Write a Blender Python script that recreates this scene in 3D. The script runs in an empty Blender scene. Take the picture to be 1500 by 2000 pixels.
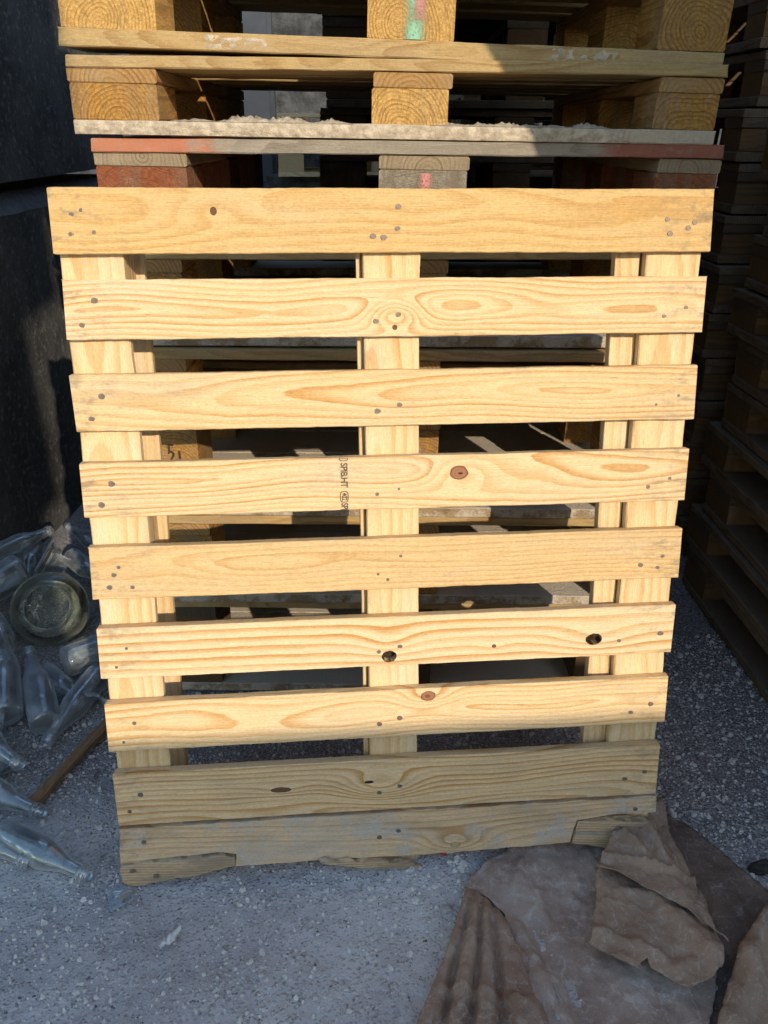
import bpy, bmesh, math, random
from mathutils import Vector, Matrix, noise, geometry
R = math.radians
random.seed(7)
scene = bpy.context.scene
C = scene.collection
ZG = -0.033                      # level of the ground at the foot of the leaning pallet

# ------------------------------------------------------------------ node helpers
class NT:
    def __init__(s, name):
        s.mat = bpy.data.materials.new(name); s.mat.use_nodes = True
        s.t = s.mat.node_tree; s.n = s.t.nodes; s.l = s.t.links
        s.n.clear()
    def put(s, sock, v):
        if v is None: return
        if isinstance(v, bpy.types.NodeSocket): s.l.new(v, sock)
        else:
            try: sock.default_value = v
            except Exception: sock.default_value = (*v, 1.0)
    def m(s, op, a, b=None, c=None, clamp=False):
        n = s.n.new('ShaderNodeMath'); n.operation = op; n.use_clamp = clamp
        for i, v in enumerate((a, b, c)): s.put(n.inputs[i], v)
        return n.outputs[0]
    def xyz(s, x, y, z):
        n = s.n.new('ShaderNodeCombineXYZ')
        for i, v in enumerate((x, y, z)): s.put(n.inputs[i], v)
        return n.outputs[0]
    def sep(s, v):
        n = s.n.new('ShaderNodeSeparateXYZ'); s.put(n.inputs[0], v); return n.outputs
    def noise(s, vec, scale, detail=2.0, rough=0.5, out=0):
        n = s.n.new('ShaderNodeTexNoise'); s.put(n.inputs['Vector'], vec)
        n.inputs['Scale'].default_value = scale; n.inputs['Detail'].default_value = detail
        n.inputs['Roughness'].default_value = rough
        return n.outputs[out]
    def voro(s, vec, scale, out='Distance', feature='F1'):
        n = s.n.new('ShaderNodeTexVoronoi'); n.feature = feature; s.put(n.inputs['Vector'], vec)
        n.inputs['Scale'].default_value = scale; return n.outputs[out]
    def sm(s, v, lo, hi, a=0.0, b=1.0):
        n = s.n.new('ShaderNodeMapRange'); n.interpolation_type = 'SMOOTHSTEP'
        s.put(n.inputs[0], v)
        for i, q in enumerate((lo, hi, a, b)): s.put(n.inputs[i + 1], q)
        return n.outputs[0]
    def mix(s, f, a, b, mode='MIX'):
        n = s.n.new('ShaderNodeMix'); n.data_type = 'RGBA'; n.blend_type = mode
        s.put(n.inputs[0], f); s.put(n.inputs[6], a); s.put(n.inputs[7], b)
        return n.outputs[2]
    def obj(s):
        return s.n.new('ShaderNodeTexCoord').outputs['Object']
    def rnd(s):
        return s.n.new('ShaderNodeObjectInfo').outputs['Random']
    def geo(s, k):
        return s.n.new('ShaderNodeNewGeometry').outputs[k]
    def bump(s, h, strength=0.3, dist=0.001):
        n = s.n.new('ShaderNodeBump'); n.inputs['Strength'].default_value = strength
        n.inputs['Distance'].default_value = dist; s.put(n.inputs['Height'], h); return n.outputs[0]
    def out(s, color, rough=0.8, normal=None, spec=0.3, **kw):
        b = s.n.new('ShaderNodeBsdfPrincipled'); o = s.n.new('ShaderNodeOutputMaterial')
        s.put(b.inputs['Base Color'], color); s.put(b.inputs['Roughness'], rough)
        b.inputs['Specular IOR Level'].default_value = spec
        if normal is not None: s.put(b.inputs['Normal'], normal)
        for k, v in kw.items(): s.put(b.inputs[k], v)
        s.l.new(b.outputs[0], o.inputs[0]); s.bsdf = b; s.o = o
        return s.mat

def wood(name, axis='X', y0=0.0, h0=0.03, slope=0.05, freq=120.0, seed=0.0, early=(.70, .53, .31), late=(.50, .29, .11),
         latek=0.9, wav=1.0, knots=(), discs=(), grey=0.25, greycol=(.55, .48, .38), half=0.51, grime=0.5, rough_saw=0.3,
         dust=0.0, dust_top=0.0, dustcol=(.62, .58, .52), paints=(), use_rnd=True, fib=1.0, dark=1.0, stain=0.0, endgrain=False):
    s = NT(name); o = s.sep(s.obj())
    L, Wd, D = {'X': (o[0], o[2], o[1]), 'Z': (o[2], o[0], o[1]), 'Y': (o[1], o[0], o[2])}[axis]
    sd = s.m('MULTIPLY_ADD', s.rnd(), 37.0 if use_rnd else 0.0, seed)
    Ls = s.m('ADD', L, sd)
    A = s.m('SUBTRACT', s.noise(s.xyz(s.m('MULTIPLY', Ls, 2.2), s.m('MULTIPLY', Wd, 5), D), 1.0, 1.0), 0.5)
    B = s.m('SUBTRACT', s.noise(s.xyz(s.m('MULTIPLY', Ls, 3.0), s.m('MULTIPLY', Wd, 9), s.m('ADD', D, 5.0)), 1.0, 1.0), 0.5)
    a = s.m('MULTIPLY_ADD', A, 0.05 * wav, s.m('SUBTRACT', Wd, y0))
    b = s.m('ADD', s.m('MULTIPLY_ADD', B, 0.06 * wav, s.m('MULTIPLY_ADD', L, slope, h0)), D)
    r = s.m('SQRT', s.m('ADD', s.m('MULTIPLY', a, a), s.m('MULTIPLY', b, b)))
    for kx, kz, sx, sz, amp in knots:
        q1 = s.m('MULTIPLY', s.m('SUBTRACT', L, kx), 1 / sx); q2 = s.m('MULTIPLY', s.m('SUBTRACT', Wd, kz), 1 / sz)
        q = s.m('POWER', 2.718, s.m('MULTIPLY', s.m('ADD', s.m('MULTIPLY', q1, q1), s.m('MULTIPLY', q2, q2)), -1.0))
        r = s.m('MULTIPLY_ADD', q, amp, r)
    fine = s.noise(s.xyz(s.m('MULTIPLY', Ls, 9), s.m('MULTIPLY', Wd, 160), s.m('MULTIPLY', D, 160)), 1.0, 2.0)
    r = s.m('MULTIPLY_ADD', fine, 0.0022, r)
    r = s.m('MULTIPLY_ADD', s.noise(s.xyz(s.m('MULTIPLY', Ls, 24), s.m('MULTIPLY', Wd, 60), s.m('MULTIPLY', D, 60)), 1.0, 2.0), 0.0022, r)
    ring = s.m('FRACT', s.m('MULTIPLY', r, freq))
    lw = s.m('MULTIPLY', s.m('POWER', s.sm(ring, 0.15, 0.90), 1.5), s.sm(ring, 0.92, 0.99, 1.0, 0.0))
    idn = s.noise(s.xyz(s.m('MULTIPLY', s.m('FLOOR', s.m('MULTIPLY', r, freq)), 3.7), sd, s.m('MULTIPLY', Ls, 1.5)), 1.0, 0.0)
    lw = s.m('MULTIPLY', lw, s.sm(idn, 0.25, 0.7, 0.25, latek))
    col = s.mix(lw, early, late)
    fb = s.noise(s.xyz(s.m('MULTIPLY', Ls, 14), s.m('MULTIPLY', Wd, 700), s.m('MULTIPLY', D, 700)), 1.0, 3.0, 0.7)
    col = s.mix(1.0, col, s.mix(s.sm(fb, .2, .8), (1 - .20 * fib,) * 3, (1 + .12 * fib,) * 3), 'MULTIPLY')
    big = s.noise(s.xyz(s.m('MULTIPLY', Ls, 3), s.m('MULTIPLY', Wd, 14), D), 1.0, 3.0, 0.6)
    col = s.mix(s.m('MULTIPLY', s.sm(big, 0.45, 0.75), grey), col, greycol)
    # little dark checks along the grain and pores
    pit = s.noise(s.xyz(s.m('MULTIPLY', Ls, 45), s.m('MULTIPLY', Wd, 420), s.m('MULTIPLY', D, 420)), 1.0, 1.0)
    col = s.mix(s.m('MULTIPLY', s.sm(pit, 0.70, 0.78), 0.35), col, (.20, .13, .07))
    if endgrain:      # torn, fuzzy cut ends and drying cracks
        e1 = s.noise(s.xyz(s.m('MULTIPLY', Wd, 130), s.m('MULTIPLY', D, 190), s.m('ADD', sd, s.m('MULTIPLY', L, 30))), 1.0, 4.0, .8)
        col = s.mix(s.sm(e1, .38, .62), s.mix(1.0, col, (.80, .76, .70), 'MULTIPLY'), s.mix(1.0, col, (1.12, 1.10, 1.06), 'MULTIPLY'))
        ck = s.noise(s.xyz(s.m('MULTIPLY', Wd, 34), s.m('MULTIPLY', D, 9), s.m('ADD', sd, 3.0)), 1.0, 3.0, .6)
        col = s.mix(s.m('MULTIPLY', s.sm(s.m('ABSOLUTE', s.m('SUBTRACT', ck, .5)), .004, .014, 1.0, 0.0), s.m('MULTIPLY', s.sm(e1, .3, .6), .35)), col, (.05, .035, .02))
    # saw marks across
    saw = s.noise(s.xyz(s.m('MULTIPLY', Ls, 330), s.m('MULTIPLY', Wd, 14), D), 1.0, 1.0)
    speck = s.noise(s.xyz(s.m('MULTIPLY', Ls, 90), s.m('MULTIPLY', Wd, 130), s.m('MULTIPLY', D, 130)), 1.0, 2.0, 0.7)
    col = s.mix(s.m('MULTIPLY', s.sm(speck, 0.35, 0.7), 0.18 * rough_saw * 2), s.mix(0.0, col, col), s.mix(1.0, col, (.72, .68, .6), 'MULTIPLY'))
    fuzz = s.noise(s.xyz(s.m('MULTIPLY', Ls, 150), s.m('MULTIPLY', Wd, 330), s.m('MULTIPLY', D, 330)), 1.0, 3.0, .75)
    col = s.mix(s.sm(fuzz, .30, .70), s.mix(1.0, col, (1 - .09 * fib, 1 - .11 * fib, 1 - .14 * fib), 'MULTIPLY'), s.mix(1.0, col, (1.05, 1.055, 1.07), 'MULTIPLY'))
    smear = s.noise(s.xyz(s.m('MULTIPLY', Ls, 5), s.m('MULTIPLY', Wd, 9), s.m('ADD', D, 7.0)), 1.0, 5.0, .75)
    col = s.mix(s.m('MULTIPLY', s.sm(smear, .56, .74), .30), col, (.34, .29, .22))
    # grime near the two ends
    e = s.sm(s.m('ABSOLUTE', L), half - 0.13, half, 0.0, 1.0)
    gn = s.noise(s.xyz(s.m('MULTIPLY', Ls, 30), s.m('MULTIPLY', Wd, 60), s.m('MULTIPLY', D, 30)), 1.0, 4.0, 0.7)
    col = s.mix(s.m('MULTIPLY', s.m('MULTIPLY', e, s.sm(gn, 0.48, 0.68)), grime), col, (.20, .17, .13))
    if stain:
        st = s.noise(s.xyz(s.m('MULTIPLY', Ls, 6), s.m('MULTIPLY', Wd, 22), D), 1.0, 4.0, 0.65)
        col = s.mix(s.m('MULTIPLY', s.sm(st, 0.42, 0.66), stain), col, (.17, .13, .09))
    for kx, kz, rx, rz, c1, c2 in discs:
        jx = s.m('MULTIPLY', s.m('SUBTRACT', L, kx), 1 / rx); jz = s.m('MULTIPLY', s.m('SUBTRACT', Wd, kz), 1 / rz)
        wob = s.noise(s.xyz(s.m('MULTIPLY', L, 90), s.m('MULTIPLY', Wd, 90), 0.0), 1.0, 2.0)
        dd = s.m('MULTIPLY_ADD', wob, 0.35, s.m('SQRT', s.m('ADD', s.m('MULTIPLY', jx, jx), s.m('MULTIPLY', jz, jz))))
        rr = s.m('SINE', s.m('MULTIPLY', dd, 17.0))
        cc = s.mix(s.m('MULTIPLY_ADD', rr, 0.25, 0.5), c1, c2)
        cc = s.mix(s.sm(dd, 1.0, 1.14), cc, s.mix(0.65, c1, (.05, .03, .02)))
        col = s.mix(s.sm(dd, 1.13, 1.26, 1.0, 0.0), col, cc)
    for lo, hi, soft, pc, k in paints:
        pn = s.m('MULTIPLY_ADD', s.m('SUBTRACT', gn, 0.5), soft, L)
        mk = s.m('MULTIPLY', s.sm(pn, lo, lo + soft * .4), s.sm(pn, hi - soft * .4, hi, 1.0, 0.0))
        mk = s.m('MULTIPLY', mk, s.sm(speck, 0.25, 0.5, 0.55, 1.0))
        col = s.mix(s.m('MULTIPLY', mk, k), col, pc)
    if dust or dust_top:
        dn = s.noise(s.xyz(s.m('MULTIPLY', Ls, 12), s.m('MULTIPLY', Wd, 12), s.m('MULTIPLY', D, 12)), 1.0, 6.0, 0.75)
        f = s.sm(dn, 0.62 - 0.35 * dust, 0.74 - 0.3 * dust, 0.0, min(1.0, dust * 2.0))
        if dust_top:
            nz = s.sep(s.geo('Normal'))[2]
            f = s.m('MAXIMUM', f, s.m('MULTIPLY', s.sm(nz, 0.5, 0.85), s.sm(dn, 0.25, 0.5, dust_top * .6, dust_top)))
        dc = s.mix(s.noise(s.obj(), 160, 3.0, 0.7), tuple(c * .75 for c in dustcol), tuple(min(c * 1.15, 1) for c in dustcol))
        col = s.mix(f, col, dc)
    if dark != 1.0: col = s.mix(1.0, col, (dark, dark, dark), 'MULTIPLY')
    if endgrain: speck = s.m('MULTIPLY_ADD', e1, 1.6, speck)
    h = s.m('ADD', s.m('MULTIPLY_ADD', fuzz, 1.3, s.m('MULTIPLY', fb, 0.5)), s.m('ADD', s.m('MULTIPLY', saw, rough_saw * .45), s.m('ADD', s.m('MULTIPLY', lw, 0.5), s.m('MULTIPLY', speck, 0.9 * rough_saw))))
    if dust or dust_top: h = s.m('MULTIPLY_ADD', s.m('MULTIPLY', f, s.noise(s.obj(), 220, 3.0, 0.7)), 5.0, h)
    return s.out(col, 0.78, s.bump(h, 0.75, 0.0011), 0.2)

def plain(name, c1, c2, scale=20, rough=0.8, bump=0.2, bscale=80, spec=0.3, dist=.002, metal=0.0):
    s = NT(name); v = s.obj()
    n = s.noise(v, scale, 5.0, 0.65)
    return s.out(s.mix(s.sm(n, 0.3, 0.7), c1, c2), rough, s.bump(s.noise(v, bscale, 4.0, 0.7), bump, dist), spec, Metallic=metal)

# ------------------------------------------------------------------ object helpers
def tag(o, label=None, cat=None, group=None, kind=None):
    if label: o['label'] = label
    if cat: o['category'] = cat
    if group: o['group'] = group
    if kind: o['kind'] = kind
    return o
def empty(name, loc=(0, 0, 0), rot=(0, 0, 0)):
    o = bpy.data.objects.new(name, None); C.objects.link(o); o.location = loc; o.rotation_euler = rot
    o.empty_display_size = .1; return o
def link(name, me, mat, parent=None, loc=(0, 0, 0), rot=(0, 0, 0)):
    o = bpy.data.objects.new(name, me); C.objects.link(o); o.location = loc; o.rotation_euler = rot
    if parent is not None: o.parent = parent
    if mat is not None:
        me.materials.clear()
        for q in (mat if isinstance(mat, (list, tuple)) else [mat]): me.materials.append(q)
    return o
def from_bm(bm, name, smooth=False):
    me = bpy.data.meshes.new(name); bmesh.ops.recalc_face_normals(bm, faces=bm.faces); bm.to_mesh(me); bm.free()
    if smooth:
        for p in me.polygons: p.use_smooth = True
    return me
def n3(x, y, z): return noise.noise(Vector((x, y, z)))

def board_mesh(name, L, W, T, axis='X', seed=0, bev=0.0015, jit=0.0008, warp=0.0, seg=0.025, endjit=0.0008, wane=0.0):
    """a sawn board centred on its origin: length along AXIS; cross-section chamfered, edges uneven"""
    bm = bmesh.new(); n = max(2, int(L / seg)); rings = []
    rg = random.Random(seed)
    hw, ht = W / 2, T / 2
    prof = [(-hw + bev, -ht), (hw - bev, -ht), (hw, -ht + bev), (hw, ht - bev), (hw - bev, ht), (-hw + bev, ht), (-hw, ht - bev), (-hw, -ht + bev)]
    for i in range(n + 1):
        x = -L / 2 + L * i / n; ring = []
        wy = warp * math.sin(3.1 * x / L + seed) ; sx = seed * 3.7
        top = jit * 1.5 * n3(x * 9, sx, 1) + jit * rg.uniform(-.5, .5) - wane * max(0, n3(x * 3, sx, 9)) ; bot = jit * 1.5 * n3(x * 9, sx, 4) + jit * rg.uniform(-.5, .5)
        for k, (w, t) in enumerate(prof):
            ww = w + (top if w > 0 else bot); tt = t + wy + jit * .4 * rg.uniform(-1, 1)
            xx = x + (endjit * rg.uniform(-1, 1) if i in (0, n) else 0)
            p = {'X': (xx, tt, ww), 'Z': (ww, tt, xx), 'Y': (ww, xx, tt)}[axis]
            ring.append(bm.verts.new(p))
        rings.append(ring)
    for i in range(n):
        for k in range(8):
            bm.faces.new((rings[i][k], rings[i][(k + 1) % 8], rings[i + 1][(k + 1) % 8], rings[i + 1][k]))
    bm.faces.new(rings[0]); bm.faces.new(rings[-1])
    return from_bm(bm, name)

def poly_board(name, pts, T, seed=0, jit=0.0012, step=0.02):
    """a broken piece of board: outline in (x, z), thickness along y, splintered outline"""
    rg = random.Random(seed); out = []
    for i, p in enumerate(pts):
        q = pts[(i + 1) % len(pts)]; d = math.dist(p, q); k = max(1, int(d / step))
        for j in range(k):
            t = j / k; out.append((p[0] + (q[0] - p[0]) * t + (rg.uniform(-jit, jit) if j else 0), p[1] + (q[1] - p[1]) * t + (rg.uniform(-jit, jit) if j else 0)))
    res = geometry.delaunay_2d_cdt([Vector(p) for p in out], [(i, (i + 1) % len(out)) for i in range(len(out))], [], 1, 1e-6)
    bm = bmesh.new(); vs, fs = res[0], res[2]
    f = [bm.verts.new((v.x, -T / 2, v.y)) for v in vs]; b = [bm.verts.new((v.x + rg.uniform(-jit, jit), T / 2, v.y + rg.uniform(-jit, jit) * 2)) for v in vs]
    for t in fs:
        bm.faces.new([f[i] for i in t]); bm.faces.new([b[i] for i in reversed(t)])
    bm.edges.ensure_lookup_table()
    for e in [e for e in bm.edges if e.is_boundary and e.verts[0].co.y < 0 and e.verts[1].co.y < 0]:
        i, j = [vi for vi in (f.index(e.verts[0]), f.index(e.verts[1]))]
        bm.faces.new((f[i], f[j], b[j], b[i]))
    return from_bm(bm, name)

def text_mesh(name, body, size, extr=0.0, space=1.0):
    cu = bpy.data.curves.new(name, 'FONT'); cu.body = body; cu.size = size; cu.align_x = 'CENTER'; cu.align_y = 'CENTER'; cu.space_character = space; cu.offset = size * .022
    o = bpy.data.objects.new(name, cu); C.objects.link(o)
    dg = bpy.context.evaluated_depsgraph_get(); me = bpy.data.meshes.new_from_object(o.evaluated_get(dg))
    bpy.data.objects.remove(o); return me

def add_nail(bm, x, z, y=0.0, r=0.0043, seed=0):
    rg = random.Random(seed); n = 10
    c = bm.verts.new((x, y - .0010, z)); a = []; b = []
    dx, dz = rg.uniform(-.0006, .0006), rg.uniform(-.0006, .0006)
    for k in range(n):
        t = 2 * math.pi * k / n
        a.append(bm.verts.new((x + dx + r * .8 * math.cos(t), y - .0010, z + dz + r * .8 * math.sin(t))))
        b.append(bm.verts.new((x + r * math.cos(t), y + .0006, z + r * math.sin(t))))
    for k in range(n):
        bm.faces.new((c, a[k], a[(k + 1) % n])); bm.faces.new((a[k], b[k], b[(k + 1) % n], a[(k + 1) % n]))
    # dark disc: stained rim round the head with its shadow outline painted in
    d = [bm.verts.new((x + .0010 + r * 1.3 * math.cos(2 * math.pi * k / n) * rg.uniform(.85, 1.15), y - .0003, z - .0004 + r * 1.1 * math.sin(2 * math.pi * k / n) * rg.uniform(.8, 1.15))) for k in range(n)]
    f = bm.faces.new(d); f.material_index = 1

def nail(parent, x, z, y, r, seed):
    bm = bmesh.new(); add_nail(bm, 0, 0, 0, r, seed)
    return link('nail', from_bm(bm, 'nail'), [M_nail, M_ring], parent, (x, y, z))

# ------------------------------------------------------------------ materials
PINE = dict(early=(.755, .565, .32), late=(.56, .285, .08))
M_nail = plain('nail_steel', (.24, .19, .145), (.13, .105, .085), 300, .5, .3, 300, .5, metal=.3)
M_ring = plain('nail_stain_shade', (.13, .09, .055), (.26, .18, .11), 300, .9)
M_ink = plain('stamp_ink', (.055, .05, .045), (.16, .13, .09), 500, .9)
M_pencil = plain('marker_ink', (.04, .03, .025), (.07, .05, .04), 300, .9)

# ------------------------------------------------------------------ the leaning pallet
lean = tag(empty('wooden_pallet', (0, 0, 0), (-R(10.5), 0, 0)), 'clean pale pine pallet leaning upright against the stack, slatted deck facing us', 'pallet')
T = 0.019
BOARDS = {1: (1.2, 1.106, .513, .514), 2: (1.0683, .9783, .507, .514), 3: (.9253, .8343, .510, .513), 4: (.7828, .6914, .511, .513),
          5: (.6395, .5468, .513, .513), 6: (.4941, .3992, .514, .514), 7: (.3503, .2548, .514, .515), 8: (.2078, .0994, .513, .511)}
NAILS = {1: [(-0.4679, 1.1686), (-0.4827, 1.1628), (-0.4865, 1.1346), (-0.4518, 1.1367), (0.0084, 1.1739), (0.0067, 1.142), (-0.0308, 1.1308), (-0.0149, 1.1292), (0.4387, 1.1552), (0.4737, 1.1421), (0.4839, 1.1506), (0.4449, 1.1336)], 2: [(-0.462, 1.0378), (-0.4843, 1.0013), (-0.0282, 1.0026), (0.0079, 1.0125), (0.4462, 1.0058), (0.4823, 1.0193)], 3: [(-0.466, 0.8911), (-0.4848, 0.8556), (-0.0272, 0.8587), (0.0092, 0.8689), (0.4457, 0.8604), (0.4837, 0.8753)], 4: [(-0.4641, 0.7483), (-0.4839, 0.7134), (-0.0278, 0.7182), (0.0088, 0.7261), (0.4435, 0.7172), (0.4817, 0.7317)], 5: [(-0.4655, 0.604), (-0.4761, 0.5907), (-0.485, 0.569), (-0.4461, 0.5674), (0.0111, 0.6065), (-0.0283, 0.5751), (-0.0114, 0.564), (0.4806, 0.5893), (0.4413, 0.5743), (0.473, 0.5683)], 6: [(-0.4666, 0.4557), (-0.4864, 0.4206), (-0.0279, 0.4275), (0.0089, 0.4367), (0.413, 0.4285), (0.49, 0.4393)], 7: [(-0.4667, 0.3105), (-0.488, 0.2737), (-0.0293, 0.283), (0.0085, 0.2934), (0.4462, 0.2802), (0.4838, 0.2953)], 8: [(-0.4698, 0.1636), (-0.4922, 0.1293), (-0.0307, 0.1381), (0.0081, 0.1499), (0.4451, 0.1366), (0.4838, 0.1499)], 9: [(-0.4722, 0.0626), (-0.0316, 0.0399), (0.0049, 0.0521), (0.472, 0.0671)]}
RED = ((.28, .115, .06), (.36, .17, .09)); BARK = ((.10, .05, .03), (.20, .10, .05))
BM = {
 1: dict(y0=.02, h0=.05, slope=.02, freq=90, seed=3, early=(.67, .455, .20), late=(.54, .29, .085), latek=.6, grey=.5, greycol=(.62, .47, .27), rough_saw=.75, knots=((-.2727, .014, .06, .02, .012),), discs=((-.2727, .014, .005, .006, *BARK),), grime=.6),
 2: dict(y0=-.004, h0=.022, slope=.012, freq=115, seed=11, knots=((.002, -.01, .045, .022, .045), (.12, 0, .09, .03, -.012)), discs=((-.0004, -.031, .004, .004, *BARK),), grey=.4, greycol=(.76, .63, .45), grime=.5),
 3: dict(y0=.006, h0=.03, slope=-.065, freq=118, seed=21, rough_saw=.5, grime=.5, wav=.6, early=(.74, .545, .295)),
 4: dict(y0=.02, h0=.018, slope=.03, freq=105, seed=33, wav=1.2, knots=((.11, .012, .06, .026, .03),), discs=((.1099, .0146, .0155, .0115, *RED), (.1125, .0135, .0042, .0016, (.015, .01, .008), (.03, .02, .015))), grime=.5),
 5: dict(early=(.70, .49, .245), late=(.55, .31, .11), y0=.01, h0=.02, slope=-.03, freq=120, seed=43, latek=.7, rough_saw=.6, grime=.55),
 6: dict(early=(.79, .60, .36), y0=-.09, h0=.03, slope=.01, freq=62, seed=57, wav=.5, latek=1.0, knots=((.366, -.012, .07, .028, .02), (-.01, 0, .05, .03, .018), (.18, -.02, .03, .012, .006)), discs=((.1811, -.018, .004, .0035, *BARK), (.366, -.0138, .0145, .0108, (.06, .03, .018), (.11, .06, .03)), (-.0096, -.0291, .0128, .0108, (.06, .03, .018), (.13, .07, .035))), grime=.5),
 7: dict(y0=.004, h0=.02, slope=-.028, freq=110, seed=63, knots=((.061, .03, .055, .024, .03),), discs=((.0613, .032, .0135, .0095, *RED), (.0600, .032, .0045, .003, (.16, .06, .03), (.20, .08, .04))), grime=.35),
 8: dict(y0=-.06, h0=.03, slope=.02, freq=105, seed=77, latek=1.0, early=(.80, .575, .33), knots=((-.026, .0, .07, .03, .04), (-.2121, .002, .05, .012, .01)), discs=((-.2121, .002, .019, .0055, *BARK), (-.0478, .0078, .009, .003, (.02, .012, .008), (.04, .02, .01))), grime=.4, stain=.12),
}
for i, (vt, vb, xl, xr) in BOARDS.items():
    Lb = xl + xr; W = vt - vb; zc = (vt + vb) / 2; xc = (xr - xl) / 2
    me = board_mesh('deck_board', Lb, W, T, 'X', i, .0013, .0007, .0008, .012, .0022)
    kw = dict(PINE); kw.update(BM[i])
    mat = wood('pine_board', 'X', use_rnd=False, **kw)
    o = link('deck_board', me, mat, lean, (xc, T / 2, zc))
    if i == 6:      # two knot holes cut right through
        bmx = bmesh.new(); rg = random.Random(5)
        for hx, hz, rx, rz in ((.366 - xc, .4329 - zc, .0150, .0110), (-.0096 - xc, .4176 - zc, .0130, .0110)):
            lo = []; hi = []
            for k in range(18):
                t = 2 * math.pi * k / 18; q = rg.uniform(.88, 1.12)
                lo.append(bmx.verts.new((hx + rx * q * math.cos(t), -.03, hz + rz * q * math.sin(t)))); hi.append(bmx.verts.new((hx + rx * q * math.cos(t), .03, hz + rz * q * math.sin(t))))
            bmx.faces.new(lo); bmx.faces.new(hi)
            for k in range(18): bmx.faces.new((lo[k], lo[(k + 1) % 18], hi[(k + 1) % 18], hi[k]))
        cut = bpy.data.objects.new('cutter', from_bm(bmx, 'cutter')); C.objects.link(cut); cut.parent = lean; cut.location = o.location
        md = o.modifiers.new('b', 'BOOLEAN'); md.object = cut; md.operation = 'DIFFERENCE'; md.solver = 'EXACT'
        bpy.context.view_layer.update()
        dg = bpy.context.evaluated_depsgraph_get(); nm = bpy.data.meshes.new_from_object(o.evaluated_get(dg))
        o.modifiers.clear(); o.data = nm; bpy.data.objects.remove(cut)
    for k, (nx, nz) in enumerate(NAILS[i]): nail(o, nx - xc, nz - zc, -T / 2, random.Random(i * 31 + k).uniform(.0028, .0046), i * 20 + k)
    if i == 4:      # the treatment stamp, reading downwards
        bmt = bmesh.new(); ang = -R(90)
        for body, vz, sz in (('SPIB.HT', .7525, .0200), ('402', .7155, .0120), ('SPI', .6983, .0165)):
            tm = text_mesh('t', body, sz, space=.92)
            wdt = max(v.co.x for v in tm.vertices) - min(v.co.x for v in tm.vertices)
            want = {'SPIB.HT': .042, '402': .0135, 'SPI': .0118}[body]; kx = want / wdt
            for v in tm.vertices: v.co.x *= kx; 
            hh = max(v.co.y for v in tm.vertices) - min(v.co.y for v in tm.vertices); ky = {'402': .0088}.get(body, .0118) / hh
            for v in tm.vertices: v.co.y *= ky
            tm.transform(Matrix.Translation((-.0837 - xc, -T / 2 - .0013, vz - zc)) @ Matrix.Rotation(ang, 4, 'Y').inverted().to_4x4() @ Matrix.Rotation(R(90), 4, 'X'))
            bmt.from_mesh(tm)
        def ringpath(cx, cz, hx, hz, rr, wd, n=40, cut=None):
            a = []; b = []
            for k in range(n):
                t = 2 * math.pi * k / n
                px = (abs(math.cos(t)) ** .6) * math.copysign(1, math.cos(t)); pz = (abs(math.sin(t)) ** .6) * math.copysign(1, math.sin(t))
                zz = cz + hz * pz
                if cut is not None: zz = min(zz, cut)
                zi = cz + (hz - wd) * pz
                if cut is not None: zi = min(zi, cut - wd * .6)
                a.append(bmt.verts.new((cx + hx * px, -T / 2 - .0013, zz))); b.append(bmt.verts.new((cx + (hx - wd) * px, -T / 2 - .0013, zi)))
            for k in range(n): bmt.faces.new((a[k], a[(k + 1) % n], b[(k + 1) % n], b[k]))
        ringpath(-.0837 - xc, .7155 - zc, .0072, .0099, 0, .0013)
        ringpath(-.0837 - xc, .7822 - zc, .0078, .0056, 0, .0013, cut=.7815 - zc)
        link('heat_treatment_stamp', from_bm(bmt, 'stamp'), M_ink, o)
# broken lowest board and its splinters
M9 = wood('grey_pine_board', 'X', use_rnd=False, y0=.0, h0=.03, slope=.02, freq=95, seed=87, early=(.74, .53, .32), late=(.50, .285, .13), knots=((.117, .015, .07, .028, .04),), discs=((.117, .012, .009, .006, (.40, .30, .17), (.5, .38, .22)),), grey=.7, greycol=(.60, .51, .41), grime=.6, stain=.25, dust=.35, dustcol=(.52, .5, .47))
main = [(-0.5132, 0.0923), (0.0, .0935), (0.5133, 0.0932), (0.5154, 0.057), (0.4314, 0.0583), (0.3569, 0.0497), (0.351, 0.0291), (0.3454, 0.0), (0.0678, -0.006), (-0.1308, -0.0023), (-0.3061, -0.0048), (-0.3026, 0.0225), (-0.3328, 0.0294), (-0.4568, 0.023), (-0.5176, 0.0164)]
pa = [(-0.5178, 0.0141), (-0.4571, 0.0196), (-0.333, 0.0271), (-0.3075, 0.0206), (-0.3078, -0.0024), (-0.3644, -0.0152), (-0.4322, -0.0248), (-0.5045, -0.0352), (-0.5194, -0.0224)]
pb1 = [(0.3591, 0.0472), (0.422, 0.045), (0.5163, 0.0347), (0.519, .0065), (.43, .0165), (.356, .0255)]
pb2 = [(.3560, .0245), (.43, .0155), (.519, .0055), (0.5206, -0.0275), (0.5035, -0.037), (0.4264, -0.018), (0.3495, 0.0009)]
pc = [(-0.1453, 0.0035), (-0.0321, -0.008), (0.0277, -0.0244), (0.0782, -0.044), (-0.0323, -0.0287), (-0.0916, -0.0147)]
o9 = link('deck_board', poly_board('broken_board', main, T, 3), M9, lean, (0, T / 2, 0)); o9['label'] = 'dirty greyed lowest board, split along its lower edge'
for k, (nx, nz) in enumerate(NAILS[9]): nail(o9, nx, nz, -T / 2, .0040, 300 + k)
M9b = wood('splinter_wood', 'X', use_rnd=False, y0=-.05, h0=.03, slope=.02, freq=150, seed=95, early=(.62, .46, .30), late=(.36, .22, .11), grey=.7, greycol=(.52, .45, .37), grime=.6, stain=.5, rough_saw=.9)
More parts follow.
